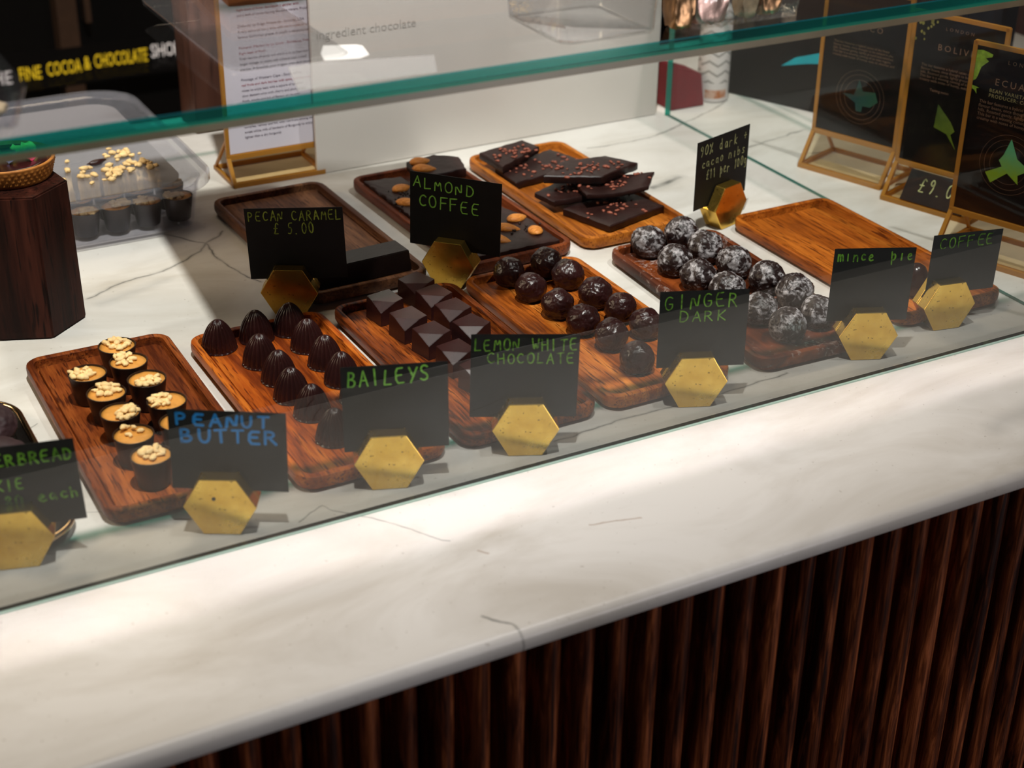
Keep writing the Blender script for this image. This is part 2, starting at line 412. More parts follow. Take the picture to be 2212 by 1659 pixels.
M['flute'] = flute_wood()
M['tub'] = clear('frosted_plastic', (0.97, 0.97, 0.99), 0.03, 1.22, 0.010, (0.72, 0.74, 0.80))
M['lid'] = clear('frosted_plastic_lid', (0.97, 0.97, 0.99), 0.08, 1.40, 0.12, (0.72, 0.74, 0.82))
M['liner'] = clear('translucent_liner_paper', (0.9, 0.9, 0.9), 0.3, 1.3, 0.72, (0.66, 0.63, 0.60))
M['plastic'] = clear('clear_plastic', (0.97, 0.97, 0.97), 0.03, 1.5, 0.03, (0.8, 0.8, 0.8))
M['film'] = clear('crinkled_cellophane', (0.97, 0.96, 0.95), 0.06, 1.5, 0.05, (0.8, 0.8, 0.8), bumpy=70)
M['tape'] = clear('clear_tape', (0.97, 0.97, 0.97), 0.2, 1.3, 0.30, (0.85, 0.85, 0.84))
def amber():
    t = NT('amber_acrylic_edge')
    p = t.principled((0.58, 0.28, 0.045), 0.22, 0, 0.6)
    p.inputs['Transmission Weight'].default_value = 0.0
    tr = t.n('ShaderNodeBsdfTranslucent'); tr.inputs[0].default_value = (0.62, 0.31, 0.05, 1)
    mx = t.n('ShaderNodeMixShader'); mx.inputs[0].default_value = 0.45
    t.l(p.outputs[0], mx.inputs[1]); t.l(tr.outputs[0], mx.inputs[2]); t.l(mx.outputs[0], t.out.inputs[0])
    return t.m
M['amber'] = amber()
M['acrylic'] = clear('amber_tinted_acrylic', (0.93, 0.86, 0.72), 0.05, 1.49)
M['paper'] = plain('white_paper', (0.66, 0.62, 0.70), 0.6, 0, 0.3, 0.03, 20)
M['ink'] = plain('grey_violet_ink', (0.11, 0.09, 0.13), 0.7)
M['red_ink'] = plain('red_ink', (0.32, 0.04, 0.07), 0.7)
M['board'] = plain('black_board', (0.0035, 0.0027, 0.0024), 0.5, 0, 0.10, 0.2, 60)
M['copper'] = plain('copper_print', (0.19, 0.105, 0.06), 0.5)
M['copper_lite'] = plain('gold_print', (0.30, 0.25, 0.10), 0.5)
def grad(name, c0, c1, a, b, axis=2):
    t = NT(name); v = t.coord('Object'); sp = t.n('ShaderNodeSeparateXYZ'); t.l(v, sp.inputs[0])
    mr = t.n('ShaderNodeMapRange'); t.l(sp.outputs[axis], mr.inputs[0]); mr.inputs[1].default_value = a; mr.inputs[2].default_value = b
    n = t.noise(v, 160, 3); f = t.math('ADD', mr.outputs[0], t.math('MULTIPLY', t.math('SUBTRACT', n, 0.5), 0.5))
    t.principled(t.mix(f, c0, c1), 0.5, 0, 0.3); return t.m
M['star_green'] = grad('printed_star_green', (0.22, 0.36, 0.02), (0.10, 0.42, 0.20), 0.09, 0.12)
M['star_teal'] = grad('printed_star_teal', (0.002, 0.04, 0.04), (0.008, 0.07, 0.028), 0.05, 0.09, 0)
M['star_olive'] = grad('printed_star_olive', (0.16, 0.22, 0.01), (0.015, 0.05, 0.015), 0.08, 0.12)
M['lime'] = plain('printed_lime', (0.22, 0.36, 0.03), 0.5, 0, 0.3, 0.4, 160)
M['leafy'] = plain('printed_olive_yellow', (0.24, 0.22, 0.05), 0.5, 0, 0.3, 0.3, 160)
M['turquoise'] = plain('turquoise_print', (0.0, 0.34, 0.42), 0.5, 0, 0.3, 0.15, 40)
M['white_panel'] = plain('white_panel', (0.74, 0.70, 0.66), 0.32, 0, 0.4, 0.03, 6)
M['faint'] = plain('faint_grey_print', (0.52, 0.49, 0.46), 0.5)
M['dark_wall'] = plain('dark_wall', (0.0022, 0.0017, 0.0015), 0.6, 0, 0.15)
M['brown_wall'] = plain('brown_wall', (0.075, 0.022, 0.009), 0.6)
M['red_wood'] = wood('reddish_column_wood', (0.045, 0.018, 0.012), (0.075, 0.03, 0.02), (0.10, 0.042, 0.028), 0.5, 2.2, 0.5, 'Z')
M['post'] = plain('brown_post', (0.055, 0.024, 0.010), 0.6)
M['floor'] = plain('dark_floor', (0.02, 0.016, 0.013), 0.5)
M['yellow_letter'] = plain('yellow_lettering', (0.95, 0.62, 0.02), 0.5)
def emissive_letter(name, col, e):  # slight emission added to the letter colour
    t = NT(name); p = t.principled(col, 0.5); p.inputs['Emission Color'].default_value = (*col, 1); p.inputs['Emission Strength'].default_value = e; return t.m
M['yellow_letter'] = emissive_letter('yellow_emissive_lettering', (0.95, 0.62, 0.02), 0.45)
M['white_letter'] = emissive_letter('white_emissive_lettering', (0.90, 0.80, 0.76), 0.5)
M['redbox'] = plain('dark_red_card', (0.15, 0.012, 0.018), 0.6)
M['gold_rim'] = plain('bronze_metal', (0.70, 0.48, 0.26), 0.16, 1.0, 0.5, 0.1)
M['black_metal'] = plain('black_tray_metal', (0.010, 0.008, 0.007), 0.25, 0, 0.5)
M['cookie'] = choc('spiced_biscuit_coating', (0.030, 0.012, 0.014), 0.55, 60, 0.35)
M['petal'] = plain('pink_petal', (0.55, 0.01, 0.09), 0.5, 0, 0.3, 0.4, 200)
M['yellow_petal'] = plain('yellow_petal', (0.85, 0.62, 0.16), 0.5, 0, 0.3, 0.2, 200)
M['blue_petal'] = plain('blue_petal', (0.12, 0.16, 0.35), 0.5, 0, 0.3, 0.3, 200)
M['label_white'] = plain('white_label', (0.74, 0.74, 0.72), 0.5, 0, 0.3, 0.03, 30)
M['foil_gold'] = plain('crumpled_golden_foil', (0.34, 0.19, 0.09), 0.28, 0.75, 0.5, 0.4, 60, 0.5)
M['foil_pink'] = plain('crumpled_pinkish_foil', (0.62, 0.42, 0.36), 0.28, 0.55, 0.5, 0.3, 60, 0.5)
M['cream'] = plain('cream_biscuit', (0.42, 0.33, 0.20), 0.5, 0, 0.3, 0.2, 90, 0.3)
M['silver'] = plain('silver_foil', (0.55, 0.53, 0.48), 0.25, 1.0, 0.5, 0.3, 60, 0.5)
def crust():
    t = NT('baked_crust'); n = t.noise(t.coord('Object'), 120, 4)
    t.principled(t.ramp(n, [(0.3, (0.26, 0.085, 0.012)), (0.7, (0.50, 0.19, 0.035))]), 0.55, 0, 0.3, t.bump(n, 0.3, 0.001)); return t.m
M['crust'] = crust()
def bottle_mat():
    t = NT('printed_white_bottle'); v = t.coord('Object'); sp = t.n('ShaderNodeSeparateXYZ'); t.l(v, sp.inputs[0])
    z = sp.outputs[2]
    ang = t.math('ARCTAN2', sp.outputs[1], sp.outputs[0])
    zig = t.math('PINGPONG', t.math('ADD', ang, 0.3), 0.55)
    w = t.math('SINE', t.math('MULTIPLY', t.math('ADD', z, t.math('MULTIPLY', zig, 0.012)), 480))
    st = t.ramp(w, [(0.45, (0.62, 0.58, 0.57)), (0.85, (0.30, 0.28, 0.27))])
    hi = t.math('GREATER_THAN', z, 0.026)
    c = t.mix(hi, (0.62, 0.58, 0.57), st)
    a = t.math('MULTIPLY', t.math('GREATER_THAN', z, 0.006), t.math('LESS_THAN', z, 0.0175))
    b = t.math('LESS_THAN', t.math('ABSOLUTE', t.math('ADD', ang, 1.95)), 0.75)
    band = t.math('MULTIPLY', a, b)
    c = t.mix(band, c, t.ramp(t.noise(v, 90, 2), [(0.4, (0.40, 0.12, 0.03)), (0.6, (0.55, 0.36, 0.28))]))
    t.principled(c, 0.4, 0, 0.4); return t.m
M['bottle'] = bottle_mat()

# ------------------------------------------------------------------ stroke lettering
G = {
'A': [[(0, 0), (.5, 1), (1, 0)], [(.2, .38), (.82, .38)]],
'B': [[(0, 0), (0.02, 1)], [(0, 1), (.62, .97), (.72, .74), (.5, .55), (.05, .52)], [(.05, .52), (.75, .47), (.9, .22), (.62, 0), (0, .02)]],
'C': [[(.92, .86), (.6, 1), (.2, .86), (0, .48), (.2, .1), (.6, 0), (.95, .12)]],
'D': [[(0, 0), (0.02, 1)], [(0, 1), (.55, .95), (.92, .62), (.85, .25), (.5, 0), (0, 0)]],
'E': [[(.85, 1), (.02, .98), (0, 0), (.9, .02)], [(0, .52), (.7, .54)]],
'F': [[(.9, 1), (.02, .97), (0, 0)], [(0, .52), (.72, .55)]],
'G': [[(.9, .88), (.55, 1), (.15, .85), (0, .45), (.2, .08), (.62, 0), (.95, .2), (.93, .45)], [(.93, .45), (.55, .45)]],
'H': [[(0, 0), (0, 1)], [(.9, 0), (.9, 1)], [(0, .5), (.9, .52)]],
'I': [[(.4, 0), (.45, 1)]],
'K': [[(0, 0), (0, 1)], [(.85, 1), (.05, .45), (.9, 0)]],
'L': [[(0.05, 1), (0, 0), (.85, .04)]],
'M': [[(0, 0), (.12, 1), (.5, .35), (.88, 1), (1, 0)]],
'N': [[(0, 0), (.08, 1), (.85, .02), (.95, 1)]],
'O': [[(.5, 1), (.12, .85), (0, .48), (.15, .1), (.5, 0), (.85, .12), (.98, .5), (.85, .88), (.5, 1)]],
'P': [[(0, 0), (0.03, 1)], [(0, .98), (.62, .97), (.85, .75), (.65, .5), (.03, .46)]],
'R': [[(0, 0), (0.03, 1)], [(0, .98), (.6, .97), (.8, .76), (.6, .54), (.04, .5)], [(.35, .5), (.95, 0)]],
'S': [[(.88, .88), (.5, 1), (.1, .84), (.18, .58), (.75, .42), (.88, .16), (.45, 0), (.02, .12)]],
'T': [[(0, .96), (1, 1)], [(.5, .98), (.48, 0)]],
'U': [[(0, 1), (.02, .3), (.3, 0), (.68, .02), (.92, .35), (.92, 1)]],
'W': [[(0, 1), (.22, 0), (.5, .7), (.76, 0), (1, 1)]],
'Y': [[(0, 1), (.48, .48)], [(1, 1), (.3, 0)]],
'0': [[(.5, 1), (.1, .8), (.05, .3), (.4, 0), (.8, .2), (.9, .7), (.5, 1)]],
'1': [[(.3, .8), (.55, 1), (.5, 0)]],
'5': [[(.85, 1), (.25, .98), (.15, .58), (.65, .6), (.8, .3), (.5, .02), (.05, .08)]],
'8': [[(.5, .54), (.12, .75), (.45, 1), (.85, .78), (.5, .54), (.08, .25), (.45, 0), (.9, .25), (.5, .54)]],
'9': [[(.82, .75), (.5, .5), (.12, .72), (.45, 1), (.82, .78), (.75, .3), (.5, 0)]],
'.': [[(.2, .03), (.3, .03)]],
'£': [[(.95, .85), (.65, 1), (.4, .8), (.42, .2), (.1, 0), (.95, .04)], [(.1, .48), (.75, .5)]],
'%': [[(.9, 1), (.1, 0)], [(.2, .95), (.05, .8), (.25, .68), (.35, .85), (.2, .95)], [(.8, .32), (.65, .16), (.82, .02), (.95, .18), (.8, .32)]],
'+': [[(.5, .8), (.48, .2)], [(.15, .5), (.85, .52)]],
'a': [[(.8, .55), (.45, .66), (.1, .4), (.3, .04), (.7, .2), (.8, .6)], [(.8, .6), (.9, .02)]],
'b': [[(.12, 1), (.1, 0)], [(.1, .4), (.5, .62), (.82, .35), (.5, .02), (.1, .06)]],
'c': [[(.85, .56), (.45, .66), (.1, .35), (.4, .02), (.88, .12)]],
'd': [[(.75, .55), (.4, .64), (.08, .32), (.4, .02), (.76, .2)], [(.78, 1.05), (.8, 0)]],
'e': [[(.1, .32), (.82, .42), (.6, .68), (.2, .56), (.1, .22), (.45, 0), (.95, .1)]],
'h': [[(.1, 1), (.1, 0)], [(.1, .42), (.5, .64), (.78, .45), (.8, 0)]],
'i': [[(.4, .62), (.42, 0)]],
'g': [[(.8, .55), (.45, .66), (.1, .4), (.35, .1), (.78, .25)], [(.8, .62), (.82, -.15), (.5, -.35), (.1, -.25)]],
'k': [[(.1, 1), (.1, 0)], [(.75, .62), (.12, .28), (.8, 0)]],
'm': [[(.02, 0), (.05, .62)], [(.05, .45), (.28, .64), (.46, .5), (.48, 0)], [(.48, .45), (.72, .64), (.92, .48), (.95, 0)]],
'n': [[(.05, 0), (.08, .62)], [(.08, .42), (.5, .65), (.82, .45), (.85, 0)]],
'o': [[(.5, .65), (.12, .45), (.15, .12), (.5, 0), (.85, .2), (.82, .5), (.5, .65)]],
'p': [[(.12, .85), (.08, -.35)], [(.1, .5), (.55, .66), (.85, .4), (.55, .06), (.12, .1)]],
'r': [[(.1, .62), (.12, 0)], [(.12, .38), (.45, .62), (.8, .55)]],
's': [[(.8, .58), (.4, .65), (.15, .5), (.75, .22), (.55, .02), (.1, .06)]],
}
def chaikin(p):
    if len(p) < 3: return p
    q = [p[0]]
    for a, b in zip(p[:-1], p[1:]):
        q.append((a[0]*.75+b[0]*.25, a[1]*.75+b[1]*.25)); q.append((a[0]*.25+b[0]*.75, a[1]*.25+b[1]*.75))
    q.append(p[-1]); return q
def ribbon(pts, w, V, F, h):
    """flat marker stroke, plane (a,b); thickness h raised towards -y"""
    n = len(pts)
    for (a, b) in zip(pts[:-1], pts[1:]):
        dx, dy = b[0]-a[0], b[1]-a[1]; L = math.hypot(dx, dy) or 1e-9
        nx, ny = -dy/L*w/2, dx/L*w/2; o = len(V)
        for (p, q) in (((a[0]+nx), (a[1]+ny)), ((a[0]-nx), (a[1]-ny)), ((b[0]-nx), (b[1]-ny)), ((b[0]+nx), (b[1]+ny))): V.append((p, -h, q))
        F.append((o, o+1, o+2, o+3))
    for p in pts:
        o = len(V)
        for k in range(8): V.append((p[0]+w/2*math.cos(k*math.pi/4), -h*1.15, p[1]+w/2*math.sin(k*math.pi/4)))
        F.append(tuple(o+k for k in range(8)))
def stroke_text(lines, W, H, weight, rnd):
    """lines: (text, x0, x1, top, bottom[, slope]) fractions of the card, from its top left corner"""
    V, F = [], []
    for ln in lines:
        txt, x0, x1, t, b = ln[:5]; slope = ln[5] if len(ln) > 5 else 0.0
        step = (x1-x0)*W/len(txt); lw = step*0.66; lh = (b-t)*H
        for i, ch in enumerate(txt):
            if ch == ' ': continue
            ox = x0*W + i*step + rnd.uniform(-.04, .04)*step; oy = (1-b)*H - slope*H*i/len(txt) + rnd.uniform(-.05, .05)*lh
            rot = rnd.uniform(-.07, .07); s = rnd.uniform(.93, 1.05); cw = lw
            for st in G[ch]:
                pts = chaikin(st) if len(st) > 3 or ch.islower() else st
                pp = []
                for (u, v) in pts:
                    x, y = u*cw*s, v*lh*s
                    pp.append((ox + x*math.cos(rot) - y*math.sin(rot), oy + x*math.sin(rot) + y*math.cos(rot)))
                ribbon(pp, weight*rnd.uniform(.85, 1.1), V, F, 0.00025)
    return V, F
def print_text(body, size, mat, parent, x, z, y, name='lettering', align='LEFT', spacing=1.0, line=1.0, extrude=0.0):
    """printed sans text standing in the x-z plane of the parent"""
    cu = bpy.data.curves.new(name, 'FONT'); cu.body = body; cu.size = size; cu.align_x = align
    cu.space_character = spacing; cu.space_line = line; cu.resolution_u = 2; cu.extrude = extrude
    to = bpy.data.objects.new(name, cu); C.objects.link(to)
    dg = bpy.context.evaluated_depsgraph_get(); me = bpy.data.meshes.new_from_object(to.evaluated_get(dg))
    bpy.data.objects.remove(to); bpy.data.curves.remove(cu)
    me.transform(Matrix.Translation((x, y, z)) @ Matrix.Rotation(R(90), 4, 'X'))
    me.materials.clear(); me.materials.append(mat)
    o = bpy.data.objects.new(name, me); C.objects.link(o); o.parent = parent
    return o

# ------------------------------------------------------------------ room shell
structure(box('floor', -3.2, 3.2, -3.6, 2.4, -1.0, -0.95, M['floor']))
structure(box('wall_back', -3.2, 3.2, 2.0, 2.1, -0.95, 2.7, M['dark_wall']))
structure(box('wall_right', 1.45, 1.55, -0.2, 2.0, -0.95, 2.7, M['brown_wall']))
structure(box('wall_left', -3.3, -3.2, -3.6, 2.1, -0.95, 2.7, M['dark_wall']))
structure(box('ceiling', -3.2, 3.2, -3.6, 2.1, 2.7, 2.8, M['dark_wall']))

# ------------------------------------------------------------------ worktop and counter front
def worktop():
    y0, y1, x0, x1, th = -0.184, 0.955, -1.6, 1.20, 0.018
    prof = [(y1, -th), (y0+0.004, -th)]
    for k in range(5):
        a = R(270 - 90*k/4); prof.append((y0+0.004+0.004*math.cos(a), -th+0.004+0.004*math.sin(a)))
    for k in range(7):
        a = R(180 - 90*k/6); prof.append((y0+0.008+0.008*math.cos(a), -0.008+0.008*math.sin(a)))
    prof.append((y1, 0.0))
    n = len(prof)
    V = [(x0, y, z) for y, z in prof] + [(x1, y, z) for y, z in prof]
    F = [(i, i+n, (i+1) % n + n, (i+1) % n) for i in range(n)] + [tuple(range(n)), tuple(range(2*n-1, n-1, -1))]
    bm = bmesh.new(); vs = [bm.verts.new(v) for v in V]
    for f in F: bm.faces.new([vs[i] for i in f])
    o = autosmooth(bm_obj('worktop', bm, M['marble']), 30)
    tag(o, 'long pale veined marble worktop running under the glass case', 'countertop')
worktop()
def fluted():
    pitch, x0, x1 = 0.0283, -1.0, 1.10; prof = []
    n = int((x1-x0)/pitch); ph = 0.0041 - pitch*round((0.0041-x0)/pitch); xs = ph - pitch/2
    for i in range(n):
        prof.append((xs + i*pitch, -0.148)); prof.append((xs + (i+0.10)*pitch, -0.148))
        for k in range(13):
            t = -1 + 2*k/12
            prof.append((xs + (i+0.5+0.35*math.sin(t*math.pi/2))*pitch, -0.159 - 0.0150*math.cos(t*math.pi/2)))
        prof.append((xs + (i+0.90)*pitch, -0.148))
    m = len(prof)
    V = [(x, y, -0.019) for x, y in prof] + [(x, y, -0.90) for x, y in prof] + [(prof[0][0], -0.14, -0.019), (prof[-1][0], -0.14, -0.019), (prof[0][0], -0.14, -0.90), (prof[-1][0], -0.14, -0.90)]
    F = [(i, m+i, m+i+1, i+1) for i in range(m-1)]
    a = 2*m; F += [(a, a+1, a+3, a+2), (0, a, a+2, m), (m-1, 2*m-1, a+3, a+1)]
    o = new_obj('fluted_counter_panel', V, F, M['flute'], None, True); o.data.set_sharp_from_angle(angle=R(50))
    tag(o, 'dark reddish brown fluted wooden counter front under the marble edge', 'counter front')
fluted()
o = box('counter_plinth', -1.0, 1.09, -0.13, 0.60, -0.945, -0.019, M['dark_wall']); tag(o, 'dark counter body hidden behind the fluted wooden panel', 'counter')

# ------------------------------------------------------------------ glass case
case = empty('display_case', (0, 0, 0)); tag(case, 'glass display case with greenish edges over the chocolate trays', 'display case')
def pane(name, x0, x1, y0, y1, z0, z1, edge_test, edge_mat):
    V = [(x, y, z) for z in (z0, z1) for y in (y0, y1) for x in (x0, x1)]
    F = [(0, 2, 3, 1), (4, 5, 7, 6), (0, 1, 5, 4), (2, 6, 7, 3), (0, 4, 6, 2), (1, 3, 7, 5)]
    nrm = ['-z', '+z', '-y', '+y', '-x', '+x']
    return new_obj(name, V, F, None, case, False, [M['glass'] if name == 'front_pane' else M['glass_soft'], edge_mat], [1 if k in edge_test else 0 for k in nrm])
pane('front_pane', -1.3, 0.5196, 0.000, 0.0085, 0.0015, 0.3265, ('-x', '+x', '+z'), M['teal_edge'])
pane('side_pane', 0.5116, 0.5196, 0.0090, 0.6840, 0.0015, 0.3265, ('-y', '+y', '+z'), M['teal_edge'])
pane('shelf_pane', -1.3, 0.5300, -0.003, 0.640, 0.3272, 0.3375, ('-x', '+x', '-y', '+y'), M['teal_edge'])
box('edge_reflection_strip', -1.3, 0.5196, -0.0016, -0.0002, 0.3215, 0.3267, M['edge_reflection'], case)  # coloured strip standing in for the reflection in the shelf's underside
box('base_channel', -1.3, 0.5196, 0.0014, 0.0062, 0.0, 0.0014, M['gasket'], case)
box('base_edge', -1.3, 0.5196, -0.0004, 0.0013, 0.0, 0.0014, M['edge_pale'], case)
box('side_channel', 0.5160, 0.5200, 0.0098, 0.6850, 0.0, 0.0012, M['side_line'], case)

# ------------------------------------------------------------------ trays
FZ = 0.0088
SX, SY = 0.0010, 0.0020
def tray(key, x, y, th, mat, label):
    hx, hy, rr = 0.0648, 0.140, 0.016
    prof = [(0.0060, 0.0), (0.0020, 0.0022), (0.0002, 0.0060), (0, 0.0110), (0.0006, 0.0138), (0.0018, 0.0146), (0.0056, 0.0146), (0.0068, 0.0139),
            (0.0074, 0.0068), (0.0084, 0.0056), (0.0104, 0.0056), (0.0110, 0.0084), (0.0122, FZ)]
    v, f = loft([[(px, py, z) for px, py in rrect(hx-i, hy-i, max(rr-i, 0.004))] for i, z in prof])
    o = new_obj('wooden_tray', v, f, mat); autosmooth(o, 40)
    o.location = (x+0.0031, y+0.0060, 0.0004); o.rotation_euler = (0, 0, R(th))
    tag(o, label, 'tray', 'wooden serving trays')
    return o
tray('pb', -0.3213, 0.2006, -0.57, M['w_pb'], 'reddish wooden tray holding the nut topped chocolate cups')
tray('rib', -0.1778, 0.1793, 0.17, M['w_rib'], 'orange red wooden tray holding the ribbed chocolate domes')
tray('cube', -0.0364, 0.1807, 0.61, M['w_cube'], 'dark streaked wooden tray holding the faceted chocolate cubes')
tray('dark', 0.1024, 0.1818, 0.38, M['w_dark'], 'amber wooden tray holding the glossy undusted truffles')
tray('dust', 0.2637, 0.1785, -1.83, M['w_dust'], 'dark wooden tray strewn with sugar holding white dusted truffles')
tray('mt', 0.4321, 0.1946, 0.49, M['w_mt'], 'nearly empty orange wooden tray at the right with one chocolate egg')
tray('A', -0.0472, 0.4906, 1.09, M['w_A'], 'brown wooden tray in the back row with a single dark bar')
tray('B', 0.1150, 0.4848, 1.38, M['w_B'], 'dark red wooden tray under the almond chocolate slab')
tray('C', 0.2601, 0.4862, 0.10, M['w_C'], 'honey wooden tray under the stacked cocoa nib bark')

ORD = ['first', 'second', 'third', 'fourth', 'fifth', 'sixth', 'seventh']
FZ += 0.0006
# ------------------------------------------------------------------ nut cups
def cup_parts(root, seed, nuts=22):
    rnd = random.Random(seed)
    rt, rb, h = 0.0162, 0.0122, 0.0265
    mod = lambda u, r, z: (0.00022*math.sin(u*2*math.pi*24) if r > 0.008 else 0) + (0.0004*noise.noise(Vector((u*9, seed, 0))) if z > h*0.9 else 0)
    prof = [(0.0001, 0), (rb*0.9, 0), (rb, 0.001), (rt, h), (rt-0.0007, h+0.0002), (rt-0.0011, h-0.0012), (rt-0.0016, h-0.006), (0.0001, h-0.0062)]
    v, f = lathe(prof, 48, mod); o = new_obj('chocolate_shell', v, f, M['choc_cup'], root, True); autosmooth(o, 50)
    v, f = lathe([(0.0001, h-0.006), (rt-0.0014, h-0.006), (rt-0.0013, h-0.0014), (rt*0.6, h-0.0008), (0.0001, h-0.0006)], 32)
    v = [(x, y, z + (0.0007*noise.noise(Vector((x*140, y*140, seed))) if z > h-0.005 else 0)) for x, y, z in v]
    new_obj('peanut_filling', v, f, M['peanut_cream'], root, True)
    parts = []
    a0 = rnd.uniform(0, 6.28); ox, oy = 0.0042*math.cos(a0), 0.0042*math.sin(a0)+0.002
    for i in range(nuts):
        r = rnd.uniform(0.0017, 0.0030); d = 0.0102*math.sqrt(rnd.random()); a = rnd.uniform(0, 6.28)
        px, py = ox + d*math.cos(a), oy + d*math.sin(a)
        dd = math.hypot(px, py)
        if dd > 0.0128: px *= 0.0128/dd; py *= 0.0128/dd
        pz = h - 0.0004 + r*0.5 + (0.0026 if d < 0.0055 else 0)*rnd.random()
        Mx = Matrix.Translation((px, py, pz)) @ Matrix.Rotation(rnd.uniform(0, 6.28), 4, 'Z') @ Matrix.Rotation(rnd.uniform(-.6, .6), 4, 'X') @ Matrix.Diagonal((1.45, 0.95, 0.75, 1))
        parts.append(xform(lump(r, seed*31+i, 0.5, 2, 1.3), Mx))
    v, f = merge(parts); new_obj('chopped_nuts', v, f, M['peanut'], root, True)
# columns seen from the camera: left column, right column (back to front)
cupsR = [(-0.3106, 0.2928), (-0.3102, 0.2594), (-0.3057, 0.2215), (-0.3025, 0.1775), (-0.3040, 0.1400)]
cupsL = [(-0.3470, 0.2537), (-0.3423, 0.2131), (-0.3414, 0.1761), (-0.3422, 0.1366), (-0.3394, 0.0996)]
k = 0
for col, pts in (('left', cupsL), ('right', cupsR)):
    for i, (x, y) in enumerate(pts):
        t = empty('peanut_cup', (x+SX, y+SY, FZ), random.uniform(0, 6.28)); cup_parts(t, k+1, 8 if (col == 'left' and i == 3) else 24)
        tag(t, f'{ORD[i]} nut topped chocolate cup from the back in the {col} column of its reddish tray', 'chocolate', 'nut topped chocolate cups on the tray'); k += 1

# ------------------------------------------------------------------ ribbed domes
def dome_mesh(seed):
    Rr, H, N = 0.0154, 0.0290, 96
    prof = [(0.0001, 0.0), (Rr+0.0010, 0.0), (Rr+0.0008, 0.0007), (Rr*0.985, 0.0010)]
    for i in range(1, 15):
        t = i/15; z = 0.001 + (H-0.001)*t; r = Rr*max(0, 1-t**1.6)**0.61; prof.append((r, z))
    prof.append((0.0001, H))
    def mod(u, r, z):
        if z < 0.0009: return 0.0006*noise.noise(Vector((u*14, seed*3.1, z*50))) if r > 0.01 else 0
        a = abs(math.sin(u*math.pi*20))
        return 0.0018*(a**0.8-0.6)*min(1, r/0.009) if r > 0.0005 else 0
    v, f = lathe(prof, N*2, mod)
    me = new_obj('ribbed_chocolate_dome', v, f, M['choc_gloss'], None, True)
    return me
domesL = [(-0.2180, 0.2980), (-0.1950, 0.2542), (-0.1915, 0.2170), (-0.1935, 0.1822), (-0.1892, 0.1466), (-0.1885, 0.0999)]
domesR = [(-0.1483, 0.3018), (-0.1463, 0.2635), (-0.1447, 0.2257), (-0.1443, 0.1895), (-0.1450, 0.1535)]
d0 = dome_mesh(1); d1 = dome_mesh(2)
used = set()
def put(protos, i, loc, rz, sc=1.0):
    p = protos[i % len(protos)]
    if p.name not in used:
        used.add(p.name); p.location = loc; p.rotation_euler = (0, 0, rz); p.scale = (sc,)*3; return p
    c = p.copy(); C.objects.link(c); c.location = loc; c.rotation_euler = (0, 0, rz); c.scale = (sc,)*3; return c
k = 0
for col, pts in (('left', domesL), ('right', domesR)):
    for i, (x, y) in enumerate(pts):
        o = put([d0, d1], k, (x+SX, y+SY, FZ), random.uniform(0, 6.28)); k += 1
        tag(o, f'{ORD[i]} ribbed chocolate dome from the back in the {col} column of the orange red tray', 'chocolate', 'ribbed chocolate domes')
o = put([d0, d1], k, (-0.1815+SX, 0.3010+SY, FZ), 1.0)
tag(o, 'ribbed chocolate dome alone in the middle at the back of the orange red tray', 'chocolate', 'ribbed chocolate domes')

# ------------------------------------------------------------------ faceted cubes
def cube_mesh():
    s, b, h = 0.0124, 0.0131, 0.0222
    # front corner at (-s,-s); top folds down to it
    fl, fr = (-s, 0.28*s), (0.28*s, -s)
    mid = (-0.36*s, -0.36*s)
    V = [(-b, -b, 0), (b, -b, 0), (b, b, 0), (-b, b, 0),
         (-s, -s, h-0.0088), (fr[0], fr[1], h-0.0016), (s, -s, h), (s, s, h+0.0004), (-s, s, h), (fl[0], fl[1], h-0.0016), (mid[0], mid[1], h-0.0016)]
    F = [(3, 2, 1, 0), (0, 1, 6, 5, 4), (1, 2, 7, 6), (2, 3, 8, 7), (3, 0, 4, 9, 8), (4, 5, 10), (4, 10, 9), (5, 6, 7), (9, 10, 5, 7), (9, 7, 8)]
    bm = bmesh.new(); vs = [bm.verts.new(v) for v in V]
    for q in F: bm.faces.new([vs[i] for i in q])
    bm.normal_update()
    es = [e for e in bm.edges if e.calc_face_angle(0) > R(8)]
    bmesh.ops.bevel(bm, geom=es, offset=0.0003, segments=2, affect='EDGES')
    return autosmooth(bm_obj('faceted_chocolate_cube', bm, M['choc_cube']), 10)
q0 = cube_mesh()
cubes = [(-0.0597, 0.2860, 'faceted chocolate cube at the back left of the dark streaked tray'),
 (-0.0164, 0.3093, 'rearmost faceted chocolate cube, beside the back edge of the dark streaked tray'),
 (-0.0136, 0.2766, 'second faceted chocolate cube from the back in the right column of its tray'),
 (-0.0558, 0.2431, 'second faceted chocolate cube from the back in the left column of its tray'),
 (-0.0114, 0.2410, 'third faceted chocolate cube from the back in the right column of its tray'),
 (-0.0504, 0.2053, 'third faceted chocolate cube from the back in the left column of its tray'),
 (-0.0117, 0.2029, 'fourth faceted chocolate cube from the back in the right column, behind the lemon card'),
 (-0.0468, 0.1636, 'fourth faceted chocolate cube from the back in the left column, beside the lemon card'),
 (-0.0440, 0.1245, 'front faceted chocolate cube mostly hidden behind the lemon card')]
for i, (x, y, lab) in enumerate(cubes):
    o = put([q0], i, (x+SX, y+SY, FZ), R(14 + random.uniform(-6, 6))); tag(o, lab, 'chocolate', 'faceted chocolate cubes')

